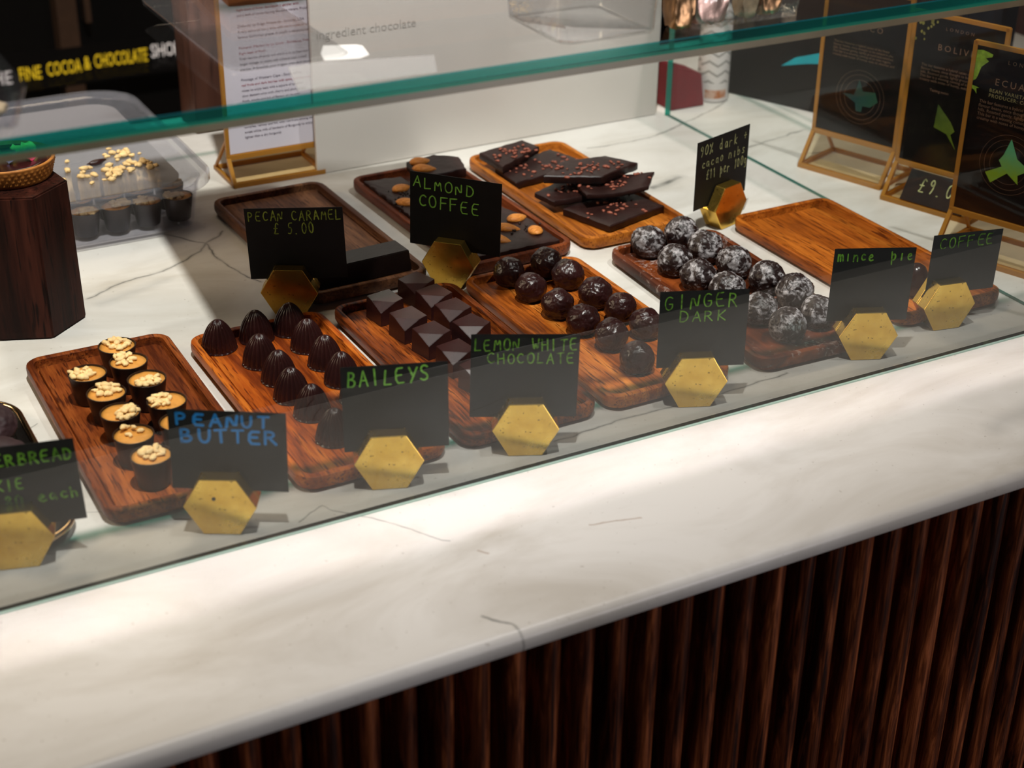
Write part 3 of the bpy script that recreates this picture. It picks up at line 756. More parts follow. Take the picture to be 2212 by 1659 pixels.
# ------------------------------------------------------------------ truffles
def truffle(seed, rad, mat, flat=0.93, name='chocolate_truffle', ridge=0.5):
    bm = bmesh.new(); bmesh.ops.create_icosphere(bm, subdivisions=5, radius=1.0); off = Vector((seed*5.1, seed*2.3, seed*7.7))
    for v in bm.verts:
        p = v.co.normalized()
        w = p + 0.35*Vector((noise.noise(p*2+off), noise.noise(p*2-off), noise.noise(p*2+off*2)))
        d = 1 + 0.09*noise.noise(p*1.6+off) + 0.085*(0.5-abs(noise.noise(w*3.4+off)))*2*ridge + 0.035*(0.5-abs(noise.noise(w*7+off)))*ridge + 0.024*noise.noise(p*11+off)
        z = p.z*flat*d
        if z < -0.80: z = -0.80 + (z+0.80)*0.15
        r2 = 1.0 + (0.06 if z < -0.55 else 0)
        v.co = Vector((p.x*d*r2*rad, p.y*d*r2*rad, z*rad))
    zmin = min(v.co.z for v in bm.verts)
    for v in bm.verts: v.co.z -= zmin
    return bm_obj(name, bm, mat, None, True)
dk = [truffle(s, 0.0152, M['choc'], 0.98, 'dark_truffle') for s in (1, 2, 3, 4)]
darkL = [(0.0799, 0.3010), (0.0820, 0.2610), (0.0865, 0.2170), (0.0901, 0.1763), (0.0973, 0.1384), (0.0943, 0.0898)]
darkR = [(0.1233, 0.3036), (0.1282, 0.2701), (0.1300, 0.2209), (0.1353, 0.1832), (0.1378, 0.1440)]
k = 0
for col, pts in (('left', darkL), ('right', darkR)):
    for i, (x, y) in enumerate(pts):
        o = put(dk, k, (x+SX, y+SY, FZ), random.uniform(0, 6.28), random.uniform(.96, 1.04)); k += 1
        tag(o, f'{ORD[i]} glossy dark truffle from the back in the {col} column of the amber tray', 'chocolate', 'glossy dark truffles')
ds = [truffle(s, 0.0166, M['choc_dust'], 0.97, 'dusted_truffle', 0.7) for s in (11, 12, 13, 14)]
dustL = [(0.2404, 0.3004), (0.2392, 0.2501), (0.2388, 0.2079), (0.2468, 0.1700), (0.2482, 0.1200), (0.2502, 0.0800)]
dustR = [(0.2850, 0.3070), (0.2842, 0.2624), (0.2896, 0.2190), (0.2963, 0.1739), (0.3000, 0.1350), (0.2935, 0.0895)]
k = 0
for col, pts in (('left', dustL), ('right', dustR)):
    for i, (x, y) in enumerate(pts):
        o = put(ds, k, (x+SX, y+SY, FZ), random.uniform(0, 6.28), random.uniform(.95, 1.05)); k += 1
        tag(o, f'{ORD[i]} sugar dusted truffle from the back in the {col} column of its dark tray', 'chocolate', 'sugar dusted truffles')
v, f = lathe([(0.0001, 0), (0.006, 0.0003), (0.0105, 0.004), (0.0128, 0.011), (0.0130, 0.016), (0.0115, 0.024), (0.008, 0.0305), (0.004, 0.0332), (0.0001, 0.034)], 32)
o = new_obj('chocolate_egg', v, f, M['choc_gloss'], None, True); o.location = (0.4190+SX, 0.1000+SY, FZ)
tag(o, 'smooth dark chocolate egg between the mince pie and coffee cards', 'chocolate')

# ------------------------------------------------------------------ pecan bar, almond slab, bark
bm = bmesh.new(); box_bm(bm, -0.0525, 0.0525, -0.0170, 0.0170, 0, 0.0215, 0.0)
for vv in bm.verts:
    if vv.co.z > 0.01: vv.co.x *= 0.965; vv.co.y *= 0.86
bmesh.ops.bevel(bm, geom=bm.edges[:], offset=0.0008, segments=2, affect='EDGES')
o = autosmooth(bm_obj('chocolate_bar', bm, M['choc_matt'])); o.location = (-0.0440+SX, 0.3880+SY, FZ+0.0002); o.rotation_euler = (0, 0, R(3.5))
tag(o, 'thick dark chocolate bar lying across the brown tray behind the pecan caramel card', 'chocolate bar')

def slab(name, pts, z0, th, mat, seed, tilt=(0, 0), curl=0.0, rough=0.0012):
    """irregular broken slab: polygon pts (world xy) with jagged edge"""
    rnd = random.Random(seed); ring = []
    n = len(pts)
    for i in range(n):
        a, b = Vector(pts[i]), Vector(pts[(i+1) % n]); L = (b-a).length; m = max(2, int(L/0.006))
        nrm = Vector((-(b-a).y, (b-a).x)).normalized()
        for j in range(m):
            p = a.lerp(b, j/m)
            if j: p = p + nrm*rnd.uniform(-rough, rough)
            ring.append((p.x, p.y))
    cx = sum(p[0] for p in ring)/len(ring); cy = sum(p[1] for p in ring)/len(ring)
    def zz(x, y, z): return z + (x-cx)*tilt[0] + (y-cy)*tilt[1] + curl*((x-cx)**2)*60
    loops = []
    for ins, z in ((0.0008, 0), (0, 0.0012), (0, th-0.001), (0.0010, th), ):
        loops.append([(x + (cx-x)*ins/0.03, y + (cy-y)*ins/0.03, z) for x, y in ring])
    for s in (0.75, 0.5, 0.25):
        loops.append([(cx + (x-cx)*s, cy + (y-cy)*s, th + 0.0006*noise.noise(Vector((x*s*90, y*s*90, seed)))) for x, y in ring])
    loops = [[(x-cx, y-cy, zz(x, y, z)) for x, y, z in l] for l in loops]
    v, f = loft(loops); o = new_obj(name, v, f, mat, None); autosmooth(o, 40); o.location = (cx+SX, cy+SY, z0)
    return o, (cx, cy), zz
def almond_mesh(parent, x, y, z, rz, s=1.28, ti=0.12):
    prof = []
    for i in range(13):
        t = i/12; r = 0.0062*math.sin(math.pi*min(1, t**0.8))**0.75 if 0 < t < 1 else 0.0001
        prof.append((max(r, 0.0001), -0.0115 + 0.023*t))
    v, f = lathe(prof, 20)
    Mx = Matrix.Translation((x, y, z)) @ Matrix.Rotation(rz, 4, 'Z') @ Matrix.Rotation(ti, 4, 'Y') @ Matrix.Diagonal((s, s, s*0.62, 1)) @ Matrix.Rotation(R(90), 4, 'Y')
    v = [tuple(Mx @ Vector(p)) for p in v]
    return new_obj('almond', v, f, M['almond'], parent, True)
slabM, c0, _ = slab('almond_slab', [(0.0620, 0.3570), (0.1690, 0.3570), (0.1680, 0.4350), (0.1560, 0.4700), (0.1430, 0.5150), (0.1080, 0.5300), (0.0980, 0.5950), (0.0560, 0.6000), (0.0600, 0.48)], FZ+0.0002, 0.0095, M['choc_bark'], 3)
tag(slabM, 'large dark chocolate slab studded with almonds on the dark red tray', 'chocolate slab', 'almond chocolate pieces')
for (x, y, rz) in [(0.0830, 0.5580, 0.5), (0.0718, 0.5150, -0.5), (0.0890, 0.5210, 0.7), (0.1560, 0.4250, 0.35), (0.1340, 0.4050, -0.55), (0.1120, 0.3830, -0.8), (0.1570, 0.3880, 1.25), (0.1280, 0.4560, 0.9), (0.0900, 0.4200, 0.2), (0.1020, 0.4720, -0.3)]:
    almond_mesh(slabM, x-c0[0], y-c0[1], 0.0100, rz)
rnd = random.Random(5); parts = []
for i in range(46):
    cx, cy = [(0.074, 0.545), (0.070, 0.500), (0.079, 0.530), (0.146, 0.395)][i % 4]
    parts.append(xform(lump(rnd.uniform(.0008, .0017), i, .5, 1), Matrix.Translation((cx+rnd.gauss(0, .010)-c0[0], cy+rnd.gauss(0, .010)-c0[1], .0101))))
v, f = merge(parts); new_obj('coffee_grounds', v, f, M['choc_matt'], slabM, True)
slabS, c1, _ = slab('almond_slab', [(0.1080, 0.5600), (0.1620, 0.5560), (0.1700, 0.5900), (0.1480, 0.6120), (0.1120, 0.6080)], FZ+0.0100, 0.0105, M['choc_bark'], 4, (0.05, 0.02))
tag(slabS, 'small almond chocolate piece lying at the back of the large almond slab', 'chocolate slab', 'almond chocolate pieces')
almond_mesh(slabS, 0.1250-c1[0], 0.5980-c1[1], 0.0112, 0.2); almond_mesh(slabS, 0.1200-c1[0], 0.5760-c1[1], 0.0108, -0.25)
def bark(pts, z0, th, seed, label, tilt=(0, 0), curl=0.0, nibs=36):
    o, (cx, cy), zz = slab('bark_piece', pts, z0, th, M['choc_bark'], seed, tilt, curl, 0.0007)
    tag(o, label, 'chocolate bark', 'cocoa nib bark pieces')
    rnd = random.Random(seed); parts = []; gx, gy = rnd.uniform(-.006, .006), rnd.uniform(-.004, .004)
    sx = (max(p[0] for p in pts)-min(p[0] for p in pts))*.22; sy = (max(p[1] for p in pts)-min(p[1] for p in pts))*.16
    for i in range(nibs):
        x = gx + rnd.gauss(0, sx); y = gy + rnd.gauss(0, sy)
        if abs(x) > 2.0*sx or abs(y) > 2.2*sy: continue
        parts.append(xform(lump(rnd.uniform(.0012, .0026), seed*9+i, .5, 1), Matrix.Translation((x, y, zz(x+cx, y+cy, th)+.0006)) @ Matrix.Rotation(rnd.uniform(0, 6), 4, 'Z') @ Matrix.Diagonal((1.4, .9, .6, 1))))
    v, f = merge(parts); new_obj('cocoa_nibs', v, f, M['nib'], o, True)
    return o
bark([(0.2060, 0.5200), (0.3140, 0.5350), (0.2940, 0.5980), (0.2060, 0.5700)], FZ+0.0006, 0.0085, 21, 'lowest bark piece of the two at the back of the honey tray')
bark([(0.2040, 0.5480), (0.2700, 0.5820), (0.2620, 0.6080), (0.1990, 0.5960)], FZ+0.0120, 0.0085, 22, 'bark piece on top at the very back left corner of the honey tray', (0.02, 0.05))
bark([(0.2150, 0.4300), (0.2350, 0.3660), (0.3180, 0.3890), (0.3060, 0.4380), (0.2700, 0.4460)], FZ+0.0006, 0.0082, 23, 'front bark piece lying flat alone near the front of the honey tray')
bark([(0.2020, 0.4700), (0.2080, 0.4380), (0.2960, 0.4300), (0.3000, 0.4640), (0.2500, 0.4880)], FZ+0.0100, 0.0070, 25, 'middle bark piece of the front stack on the honey tray', (0.03, 0.02))
bark([(0.2350, 0.4150), (0.3100, 0.4090), (0.3330, 0.4340), (0.3000, 0.4560), (0.2450, 0.4600)], FZ+0.0180, 0.0050, 24, 'thin curled bark piece with one lifted corner above the front bark stack', (0.02, 0.0), 0.035)
bark([(0.2080, 0.4620), (0.2640, 0.4330), (0.3250, 0.4560), (0.3050, 0.4920), (0.2500, 0.4960)], FZ+0.0262, 0.0090, 26, 'thick broken bark piece lying topmost on the front bark stack', (-0.02, -0.02), 0, 48)

# ------------------------------------------------------------------ brass holders and price cards
HR = 0.0273; HA = HR*math.sqrt(3)/2
def hexpts(r=HR): return [(r*math.cos(R(60*k)), HA*r/HR + r*math.sin(R(60*k))) for k in range(6)]
def holder(hx, hy, yaw, label, zs=0.0262):
    """hexagonal brass block with a slot for the card; local origin = middle of the slot at its base"""
    P = hexpts(); parts = []
    def prism(poly, y0, y1):
        return loft([[(x, y1, z) for x, z in poly], [(x, y0, z) for x, z in poly]])
    # clip hexagon below zs
    xs = HR - (zs-HA)/math.tan(R(60)) if zs > HA else HR
    low = [(HR, HA), (xs, zs), (-xs, zs), (-HR, HA), (-HR/2, 0), (HR/2, 0)]
    parts.append(prism(P, -0.0135, -0.0011)); parts.append(prism(low, -0.0011, 0.0011)); parts.append(prism(P, 0.0011, 0.0090))
    v, f = merge(parts)
    bm = bmesh.new(); vs = [bm.verts.new(p) for p in v]
    for q in f: bm.faces.new([vs[i] for i in q])
    o = bm_obj('brass_card_holder', bm, M['brass'])
    bv = o.modifiers.new('bevel', 'BEVEL'); bv.width = 0.0005; bv.segments = 2; bv.limit_method = 'ANGLE'; bv.angle_limit = R(40)
    o.location = (hx, hy, 0.0003); o.rotation_euler = (0, 0, R(yaw))
    tag(o, label, 'card holder', 'hexagonal brass card holders')
    return o
def card(w, h, x, y, z, yaw, tilt, roll, lines, mat, weight, label, seed):
    t = empty('price_card', (x, y, z)); t.rotation_euler = (Matrix.Rotation(R(yaw), 4, 'Z') @ Matrix.Rotation(R(-tilt), 4, 'X') @ Matrix.Rotation(R(-roll), 4, 'Y')).to_euler()
    bm = bmesh.new(); box_bm(bm, -w/2, w/2, -0.0003, 0.0003, 0, h); bm_obj('card_panel', bm, M['card'], t)
    v, f = stroke_text(lines, w, h, weight, random.Random(seed))
    v = [(p[0]-w/2, p[1]-0.0003, p[2]) for p in v]
    new_obj('handwriting', v, f, mat, t)
    tag(t, label, 'price card', 'handwritten price cards')
    return t
def pair(w, h, x, y, z, yaw, tilt, roll, hx, lines, mat, weight, label, hlabel, seed, hyaw=None):
    """hx: holder position along the card, from its middle"""
    hyaw = yaw if hyaw is None else hyaw
    c, s = math.cos(R(yaw)), math.sin(R(yaw))
    holder(x + c*hx, y + s*hx, hyaw, hlabel, z - 0.0006)
    card(w, h, x, y, z+0.0005, yaw, tilt, roll, lines, mat, weight, label, seed)
pair(0.0862, 0.0670, -0.2991, 0.0329, 0.0307, -29.2, 0.0, -1.4, -0.0063, [('PEANUT', .08, .90, .04, .185), ('BUTTER', .11, .96, .235, .39)], M['blue'], 0.0023,
     'black card with thick blue peanut butter writing in front of the nut cups', 'brass hexagon with a dark hole holding the blue lettered card', 1)
pair(0.0820, 0.0744, -0.1623, 0.0352, 0.0280, -20.2, 0.0, 0.4, -0.0071, [('BAILEYS', .06, .86, .06, .235, -.03)], M['bright_green'], 0.0015,
     'black card with one short bright green word in front of the ribbed domes', 'brass hexagon holding the card in front of the ribbed domes', 2)
pair(0.0866, 0.0745, -0.0508, 0.0341, 0.0287, -24.5, 0.0, -1.0, 0.0015, [('LEMON WHITE', .04, 1.0, .055, .19), ('CHOCOLATE', .16, .98, .225, .345)], M['green'], 0.0012,
     'black card with green lemon white chocolate writing in front of the cubes', 'brass hexagon holding the lemon white chocolate card', 3)
pair(0.0761, 0.0716, 0.1234, 0.0366, 0.0321, -22.4, 0.0, 0.2, -0.0054, [('GINGER', .06, .92, .045, .23, -.02), ('DARK', .24, .80, .265, .40, -.02)], M['green'], 0.0012,
     'black card with green ginger dark writing in front of the glossy truffles', 'brass hexagon holding the ginger dark card', 4)
pair(0.0742, 0.0710, 0.3078, 0.0411, 0.0333, -23.0, 0.0, -0.5, -0.0004, [('mince  pie', .05, .99, .03, .17)], M['green'], 0.0014,
     'black card with green lower case mince pie writing at the right', 'brass hexagon holding the mince pie card', 5)
pair(0.0736, 0.0603, 0.4303, 0.0541, 0.0311, -10.5, 0.0, -1.1, -0.0165, [('COFFEE', .10, .92, .06, .24, -.02)], M['dull_green'], 0.0013,
     'black card with dull green coffee writing at the far right, before the egg tray', 'brass hexagon turned sideways holding the rightmost coffee card', 6)
pair(0.0919, 0.0715, -0.1153, 0.3589, 0.0332, -28.5, 0.0, 1.9, -0.0085, [('PECAN CARAMEL', .04, 1.0, .04, .17), ('£ 5.00', .28, .72, .205, .36)], M['yellow_green'], 0.0011,
     'black card with thin yellow green pecan caramel writing and a five pound price', 'brass hexagon holding the pecan caramel card behind the ribbed domes', 7)
pair(0.0939, 0.0761, 0.0445, 0.3492, 0.0349, -46.0, 0.0, -1.2, -0.0028, [('ALMOND', .04, .74, .06, .20, .04), ('COFFEE', .10, .80, .29, .45, .03)], M['bright_green'], 0.0013,
     'black card with bright green almond coffee writing before the almond slab', 'brass hexagon holding the almond coffee card', 8)
pair(0.0883, 0.0760, 0.3660, 0.3560, 0.0268, 16.8, 0.0, 0.2, 0.004, [('90% dark +', .05, .98, .07, .22), ('cacao nibs', .10, .96, .27, .40), ('£11 per 100g', .20, 1.0, .45, .59)], M['pale'], 0.0009,
     'black card with faint pale ninety percent dark and cacao nibs writing', 'brass hexagon beside the bark tray holding the cacao nibs card', 9, 17)
pair(0.0880, 0.0670, -0.4452, 0.0600, 0.0268, -16, 0.0, 2.0, -0.006, [('GINGERBREAD', .02, 1.0, .10, .235), ('COOKIE', .10, .58, .40, .53), ('£1.80 each', .12, 1.0, .62, .75, -.04)], M['green'], 0.0016,
     'black card with green gingerbread cookie writing, cut off at the left edge', 'brass hexagon cut off by the left edge of the photo', 10)
for o in list(C.objects):
    if o.name.startswith('brass_card_holder') and abs(o.location.x+0.31) < 0.02 and o.location.y < 0.1:
        bm = bmesh.new(); bmesh.ops.create_cone(bm, cap_ends=True, segments=16, radius1=0.0015, radius2=0.0015, depth=0.0006)
        bmesh.ops.transform(bm, matrix=Matrix.Translation((-0.004, -0.0136, 0.031)) @ Matrix.Rotation(R(90), 4, 'X'), verts=bm.verts)
        h = bm_obj('hole', bm, M['gasket'], o); h['label'] = 'small dark drilled hole'

# ------------------------------------------------------------------ wooden block with tart
hx = [(0.0505*math.cos(R(-81+60*k)), 0.0505*math.sin(R(-81+60*k))) for k in range(6)]
tp = [(x*0.97, y*0.97) for x, y in hx]
bmB = bmesh.new(); v, f = loft([[(x, y, 0) for x, y in hx], [(x, y, 0.138) for x, y in tp]])
vs = [bmB.verts.new(p) for p in v]
for q in f: bmB.faces.new([vs[i] for i in q])
bmesh.ops.bevel(bmB, geom=bmB.edges[:], offset=0.0015, segments=2, affect='EDGES')
blk = autosmooth(bm_obj('display_block', bmB, M['w_block'])); blk.location = (-0.349, 0.4545, 0.0004)
tag(blk, 'tall dark hexagonal wooden block carrying a tart at the left', 'display block')
tart = empty('chocolate_tart', (-0.348, 0.470, 0.1388)); tag(tart, 'round chocolate tart with petals on the dark wooden block', 'tart')
def tart_mod(u, r, z):
    if r < 0.03 or z < 0.003 or z > 0.0155: return 0
    return 0.0006*(max(0, math.sin(u*2*math.pi*44 + z*900))*max(0, math.sin(u*2*math.pi*44 - z*900)))*2
prof = [(0.0001, 0), (0.0370, 0), (0.0380, 0.001)] + [(0.0380+0.0050*t/16, 0.001+0.0165*t/16) for t in range(1, 17)] + [(0.0428, 0.0184), (0.0413, 0.0188), (0.0398, 0.0180), (0.0390, 0.0145), (0.0001, 0.0145)]
v, f = lathe(prof, 220, tart_mod); o = new_obj('pastry_case', v, f, M['crust'], tart, True)
v, f = lathe([(0.0001, 0.0146), (0.0388, 0.0146), (0.0393, 0.0160), (0.030, 0.0157), (0.0001, 0.0160)], 48)
v = [(x, y, z+0.0008*noise.noise(Vector((x*80, y*80, 2)))) for x, y, z in v]
new_obj('chocolate_filling', v, f, M['choc_gloss'], tart, True)
def petal(parent, x, y, z, s, rz, mat, seed):
    bm = bmesh.new(); bmesh.ops.create_grid(bm, x_segments=6, y_segments=6, size=s)
    for vtx in bm.verts:
        u, w = vtx.co.x/s, vtx.co.y/s; k = 1-0.45*w*w
        vtx.co = Vector((vtx.co.x*k, vtx.co.y, 0.35*s*(u*u+0.5*w) + 0.3*s*noise.noise(Vector((u*1.5, w*1.5, seed)))))
    bmesh.ops.transform(bm, matrix=Matrix.Translation((x, y, z)) @ Matrix.Rotation(rz, 4, 'Z') @ Matrix.Rotation(0.4, 4, 'X'), verts=bm.verts)
    o = bm_obj('petal', bm, mat, parent, True); sd = o.modifiers.new('solidify', 'SOLIDIFY'); sd.thickness = 0.0004
for (x, y, s, rz, m, sd) in [(0.018, -0.010, 0.006, 0.4, 'petal', 1), (0.012, -0.004, 0.006, 2.1, 'petal', 2), (0.020, 0.000, 0.005, 3.5, 'blue_petal', 3), (0.012, 0.006, 0.007, 1.1, 'yellow_petal', 4), (0.022, 0.008, 0.007, 0.2, 'yellow_petal', 5), (0.000, 0.002, 0.006, 2.7, 'yellow_petal', 6), (0.026, -0.006, 0.004, 1.7, 'blue_petal', 7), (0.004, -0.012, 0.006, 5, 'blue_petal', 8)]:
    petal(tart, x, y, 0.0190, s, rz, M[m], sd)

# ------------------------------------------------------------------ plastic tub with lid, cups inside, crumbs
tub = empty('plastic_tub', (-0.245, 0.748, 0.0004)); tag(tub, 'frosted lidded plastic tub of chocolate cups behind the wooden block', 'food tub')
def rloop(hx, hy, r, z): return [(x, y, z) for x, y in rrect(hx, hy, r, 8)]
v, f = loft([rloop(.1060, .1480, .026, 0), rloop(.1110, .1530, .030, .003), rloop(.1190, .1680, .046, .052), rloop(.1205, .1700, .047, .0525), rloop(.1195, .1690, .046, .0535), rloop(.1175, .1665, .045, .052), rloop(.1095, .1515, .028, .004), rloop(.1045, .1465, .024, .0015)])
o = new_obj('tub_body', v, f, M['tub'], tub); autosmooth(o, 40)
v, f = loft([rloop(.1290, .1770, .052, .0500), rloop(.1300, .1780, .053, .0512), rloop(.1300, .1780, .053, .0590), rloop(.1280, .1760, .052, .0610), rloop(.1230, .1710, .048, .0612), rloop(.1130, .1610, .040, .0570), rloop(.1110, .1590, .040, .0560), rloop(.02, .05, .01, .0560),
             rloop(.02, .05, .01, .0550), rloop(.1110, .1590, .040, .0548), rloop(.1210, .1690, .048, .0596), rloop(.1275, .1755, .052, .0590), rloop(.1282, .1762, .052, .0500)], False, False)
n = len(rloop(.1, .1, .02, 0)); L = 13
f += [tuple(((L-1)*n+i, (L-1)*n+(i+1) % n, (i+1) % n, i)) for i in range(n)] + [tuple(7*n+i for i in range(n)), tuple(8*n+i for i in range(n-1, -1, -1))]
o = new_obj('lid', v, f, M['lid'], tub); autosmooth(o, 40)
k = 0
for r_, (yy, xs) in enumerate([(0.6235, (-0.2500, -0.2170, -0.1840, -0.1505)), (0.6580, (-0.2480, -0.2150, -0.1820, -0.1490))]):
    for i, x in enumerate(xs):
        if r_ == 0: y_ = yy + (x+0.22)*(-0.02)
        else: y_ = yy
        t = empty('peanut_cup', (x, y_, 0.0048), random.uniform(0, 6.28)); cup_parts(t, 40+k, 26); k += 1
        tag(t, f'{ORD[i]} nut topped cup from the left in the {"front" if r_ == 0 else "second"} row inside the plastic tub', 'chocolate', 'nut topped cups in the tub')
v, f = loft([rloop(.100, .148, .032, .0525), rloop(.100, .148, .032, .0529)]); new_obj('liner_sheet', v, f, M['liner'], tub)
rnd = random.Random(12); parts = []
for i in range(64):
    cx, cy, s = [(-0.2024, 0.6500, .010), (-0.1760, 0.6620, .009), (-0.1800, 0.7000, .012), (-0.2250, 0.6600, .022)][i % 4]
    r = rnd.uniform(.0016, .0038)
    parts.append(xform(lump(r, i*3, .5, 2), Matrix.Translation((cx+rnd.gauss(0, s), cy+rnd.gauss(0, s*.9), .0569+r*.5)) @ Matrix.Rotation(rnd.uniform(0, 6), 4, 'Z') @ Matrix.Diagonal((1.5, 1, .8, 1))))
v, f = merge(parts); o = new_obj('nut_crumbs', v, f, M['peanut'], None, True)
tag(o, 'chopped nut crumbs scattered on the lid of the plastic tub', 'crumbs', None, 'stuff')
v, f = xform(lump(.006, 77, .4, 2), Matrix.Translation((-0.2180, 0.6830, .0592)) @ Matrix.Rotation(.3, 4, 'Z') @ Matrix.Diagonal((1.7, .6, .5, 1)))
o = new_obj('chocolate_shard', v, f, M['choc'], None, True); tag(o, 'small curved dark chocolate shard lying on the tub lid', 'chocolate')

# ------------------------------------------------------------------ acrylic stands
def stand(name, foot, u, w, ztop, insert_mat, label, group, d=0.026, zb=0.040, rear=0.050, pocket=True):
    """amber edged acrylic sign stand; local x along its width, local y backwards, z up, origin at left foot"""
    ang = math.atan2(u[1], u[0]); t = empty(name, (foot[0], foot[1], 0.0004), ang); tag(t, label, 'sign stand', group)
    e = 0.0022; bm = bmesh.new()
    def bar(a, b, th=e):
        a, b = Vector(a), Vector(b); dv = b-a; L = dv.length; mid = (a+b)/2
        r = bmesh.ops.create_cube(bm, size=1.0)
        Mx = Matrix.Translation(mid) @ dv.to_track_quat('Z', 'Y').to_matrix().to_4x4() @ Matrix.Diagonal((th*2, th*2, L+th, 1))
        bmesh.ops.transform(bm, matrix=Mx, verts=r['verts'])
    for x in (e, w-e):
        bar((x, e, e), (x, d, zb)); bar((x, d, zb), (x, d, ztop)); bar((x, e, e), (x, d+rear, e)); bar((x, d+rear, e), (x, d+0.004, zb*1.6), e*.7)
    bar((e, e, e), (w-e, e, e), e*1.3); bar((e, d, zb), (w-e, d, zb), e*1.3); bar((e, d, ztop), (w-e, d, ztop)); bar((e, d+rear, e), (w-e, d+rear, e))
    bm_obj('amber_frame', bm, M['amber'], t)
    if pocket:
        V = [(2*e, e, 2*e), (w-2*e, e, 2*e), (w-2*e, d-.001, zb-e), (2*e, d-.001, zb-e)]; V += [(x, y+.001, z) for x, y, z in V]
        new_obj('lower_face', V, [(0, 1, 2, 3), (7, 6, 5, 4), (0, 4, 5, 1), (1, 5, 6, 2), (2, 6, 7, 3), (3, 7, 4, 0)], M['acrylic'], t)
    ins = box('sign_insert', 2*e, w-2*e, d-0.0008, d+0.0008, zb+1.6*e, ztop-e, insert_mat, t)
    return t, ins, d-0.0010, zb
u = (0.33610, -0.94183)
def flat_poly(ins, pts, y, z0, mat, name='printed_motif', lift=0.0):
    v = [(a, y-lift, z0+b) for a, b in pts]; return new_obj(name, v, [tuple(range(len(pts)))], mat, ins)
def ring_lines(ins, cx, cz, y, mat):
    V, F = [], []
    for r in (.020, .026, .031):
        n = 48
        for k in range(n):
            a0, a1 = 2*math.pi*k/n, 2*math.pi*(k+1)/n; o = len(V)
            for rr, a in ((r, a0), (r+.00025, a0), (r+.00025, a1), (r, a1)): V.append((cx+rr*math.cos(a), y, cz+rr*math.sin(a)))
            F.append((o, o+1, o+2, o+3))
    new_obj('printed_rings', V, F, mat, ins)
PARA = 'This bar features a hybrid cacao of the finest\nflavour beans, once thought to be extinct in the\nhills. Roasted gently, lightly ground and conched.\nThis bar is a winning coming of its own region,\ncreamy with notes of honey, nuts or cherries and'
sA, iA, yA, zA = stand('sign_stand', (0.5527, 0.4603), u, 0.112, 0.215, M['board'], 'amber edged sign stand with a dim teal star, farthest back of the three black signs', 'acrylic sign stands')
print_text('MEXICO', 0.0098, M['copper'], iA, 0.0285, zA+0.1290, yA, spacing=1.5)
print_text(PARA, 0.0040, M['copper'], iA, 0.0165, zA+0.1095, yA, line=0.95)
flat_poly(iA, [(.0345, .0525), (.0504, .0533), (.0552, .0724), (.0612, .0596), (.0772, .0615), (.0816, .0511), (.0725, .0429), (.0628, .0424), (.0619, .0355), (.0546, .0349), (.0528, .0445)], yA, zA, M['star_teal'], lift=0.0002)
ring_lines(iA, .058, zA+.052, yA, M['copper'])
sB, iB, yB, zB = stand('sign_stand', (0.5727, 0.3346), u, 0.112, 0.210, M['board'], 'amber edged sign stand with a nine pound price, middle of the three black signs', 'acrylic sign stands')
print_text('LONDON', 0.0052, M['copper'], iB, 0.0390, zB+0.1555, yB, spacing=1.8)
print_text('BOLIVIA', 0.0098, M['copper'], iB, 0.0325, zB+0.1330, yB, spacing=1.5)
print_text(PARA, 0.0042, M['copper'], iB, 0.0160, zB+0.1130, yB, line=0.95)
print_text('Tasting notes', 0.0042, M['copper'], iB, 0.0300, zB+0.0870, yB)
flat_poly(iB, [(.0426, .0748), (.0603, .058), (.0662, .0489), (.0619, .0441), (.0700, .0286), (.0569, .0440), (.0411, .0481)], yB, zB, M['star_olive'], lift=0.0002)
rnd = random.Random(3)
V, F = [], []
for i in range(34):
    a = rnd.random(); b = rnd.random(); x = .005+.027*a; z = .1655-.030*b
    if (x-.005)/.027 + (.1655-z)/.030 > 1.25: continue
    s = .0022*(1.25-(a+b)*.5); o = len(V)
    for kk in range(8): V.append((x+s*.75*math.cos(kk*.785), yB-.0002, zB+z+s*math.sin(kk*.785)))
    F.append(tuple(o+kk for kk in range(8)))
new_obj('printed_leaf', V, F, M['leafy'], iB)
sC, iC, yC, zC = stand('sign_stand', (0.5270, 0.1946), u, 0.112, 0.218, M['board'], 'amber edged sign stand with a bright green star, nearest of the three black signs', 'acrylic sign stands')
print_text('LONDON', 0.0056, M['copper'], iC, 0.0385, zC+0.1625, yC, spacing=1.8)
print_text('ECUADOR', 0.0098, M['copper'], iC, 0.0280, zC+0.1395, yC, spacing=1.45)
print_text('BEAN VARIETAL: NACIONAL\nPRODUCER: COSTA', 0.0052, M['copper_lite'], iC, 0.0235, zC+0.1315, yC, spacing=1.15)
print_text(PARA, 0.0046, M['copper'], iC, 0.0145, zC+0.1190, yC, line=0.95)
flat_poly(iC, [(.0554, .0895), (.0647, .0704), (.0792, .0618), (.0676, .0538), (.0693, .0444), (.0561, .0533), (.0400, .0395), (.0327, .0492), (.0495, .0590), (.0455, .0649), (.0495, .0714)], yC, zC, M['star_green'], lift=0.0002)
ring_lines(iC, .056, zC+.062, yC, M['copper'])
flat_poly(iC, [(.0046, .1705), (.0105, .1716), (.0165, .1706), (.0220, .1690), (.0214, .1662), (.0150, .1640), (.0185, .1615), (.0143, .1573), (.0115, .1545), (.0104, .1508), (.0090, .1450), (.0077, .1415), (.0046, .1390)], yC, zC, M['lime'], 'printed_lizard', 0.0002)
flat_poly(iC, [(.0046, .1345), (.0085, .1340), (.0125, .1330), (.0095, .1322), (.0105, .1265), (.0075, .1300), (.0046, .1312)], yC, zC, M['lime'], 'printed_claw', 0.0002)
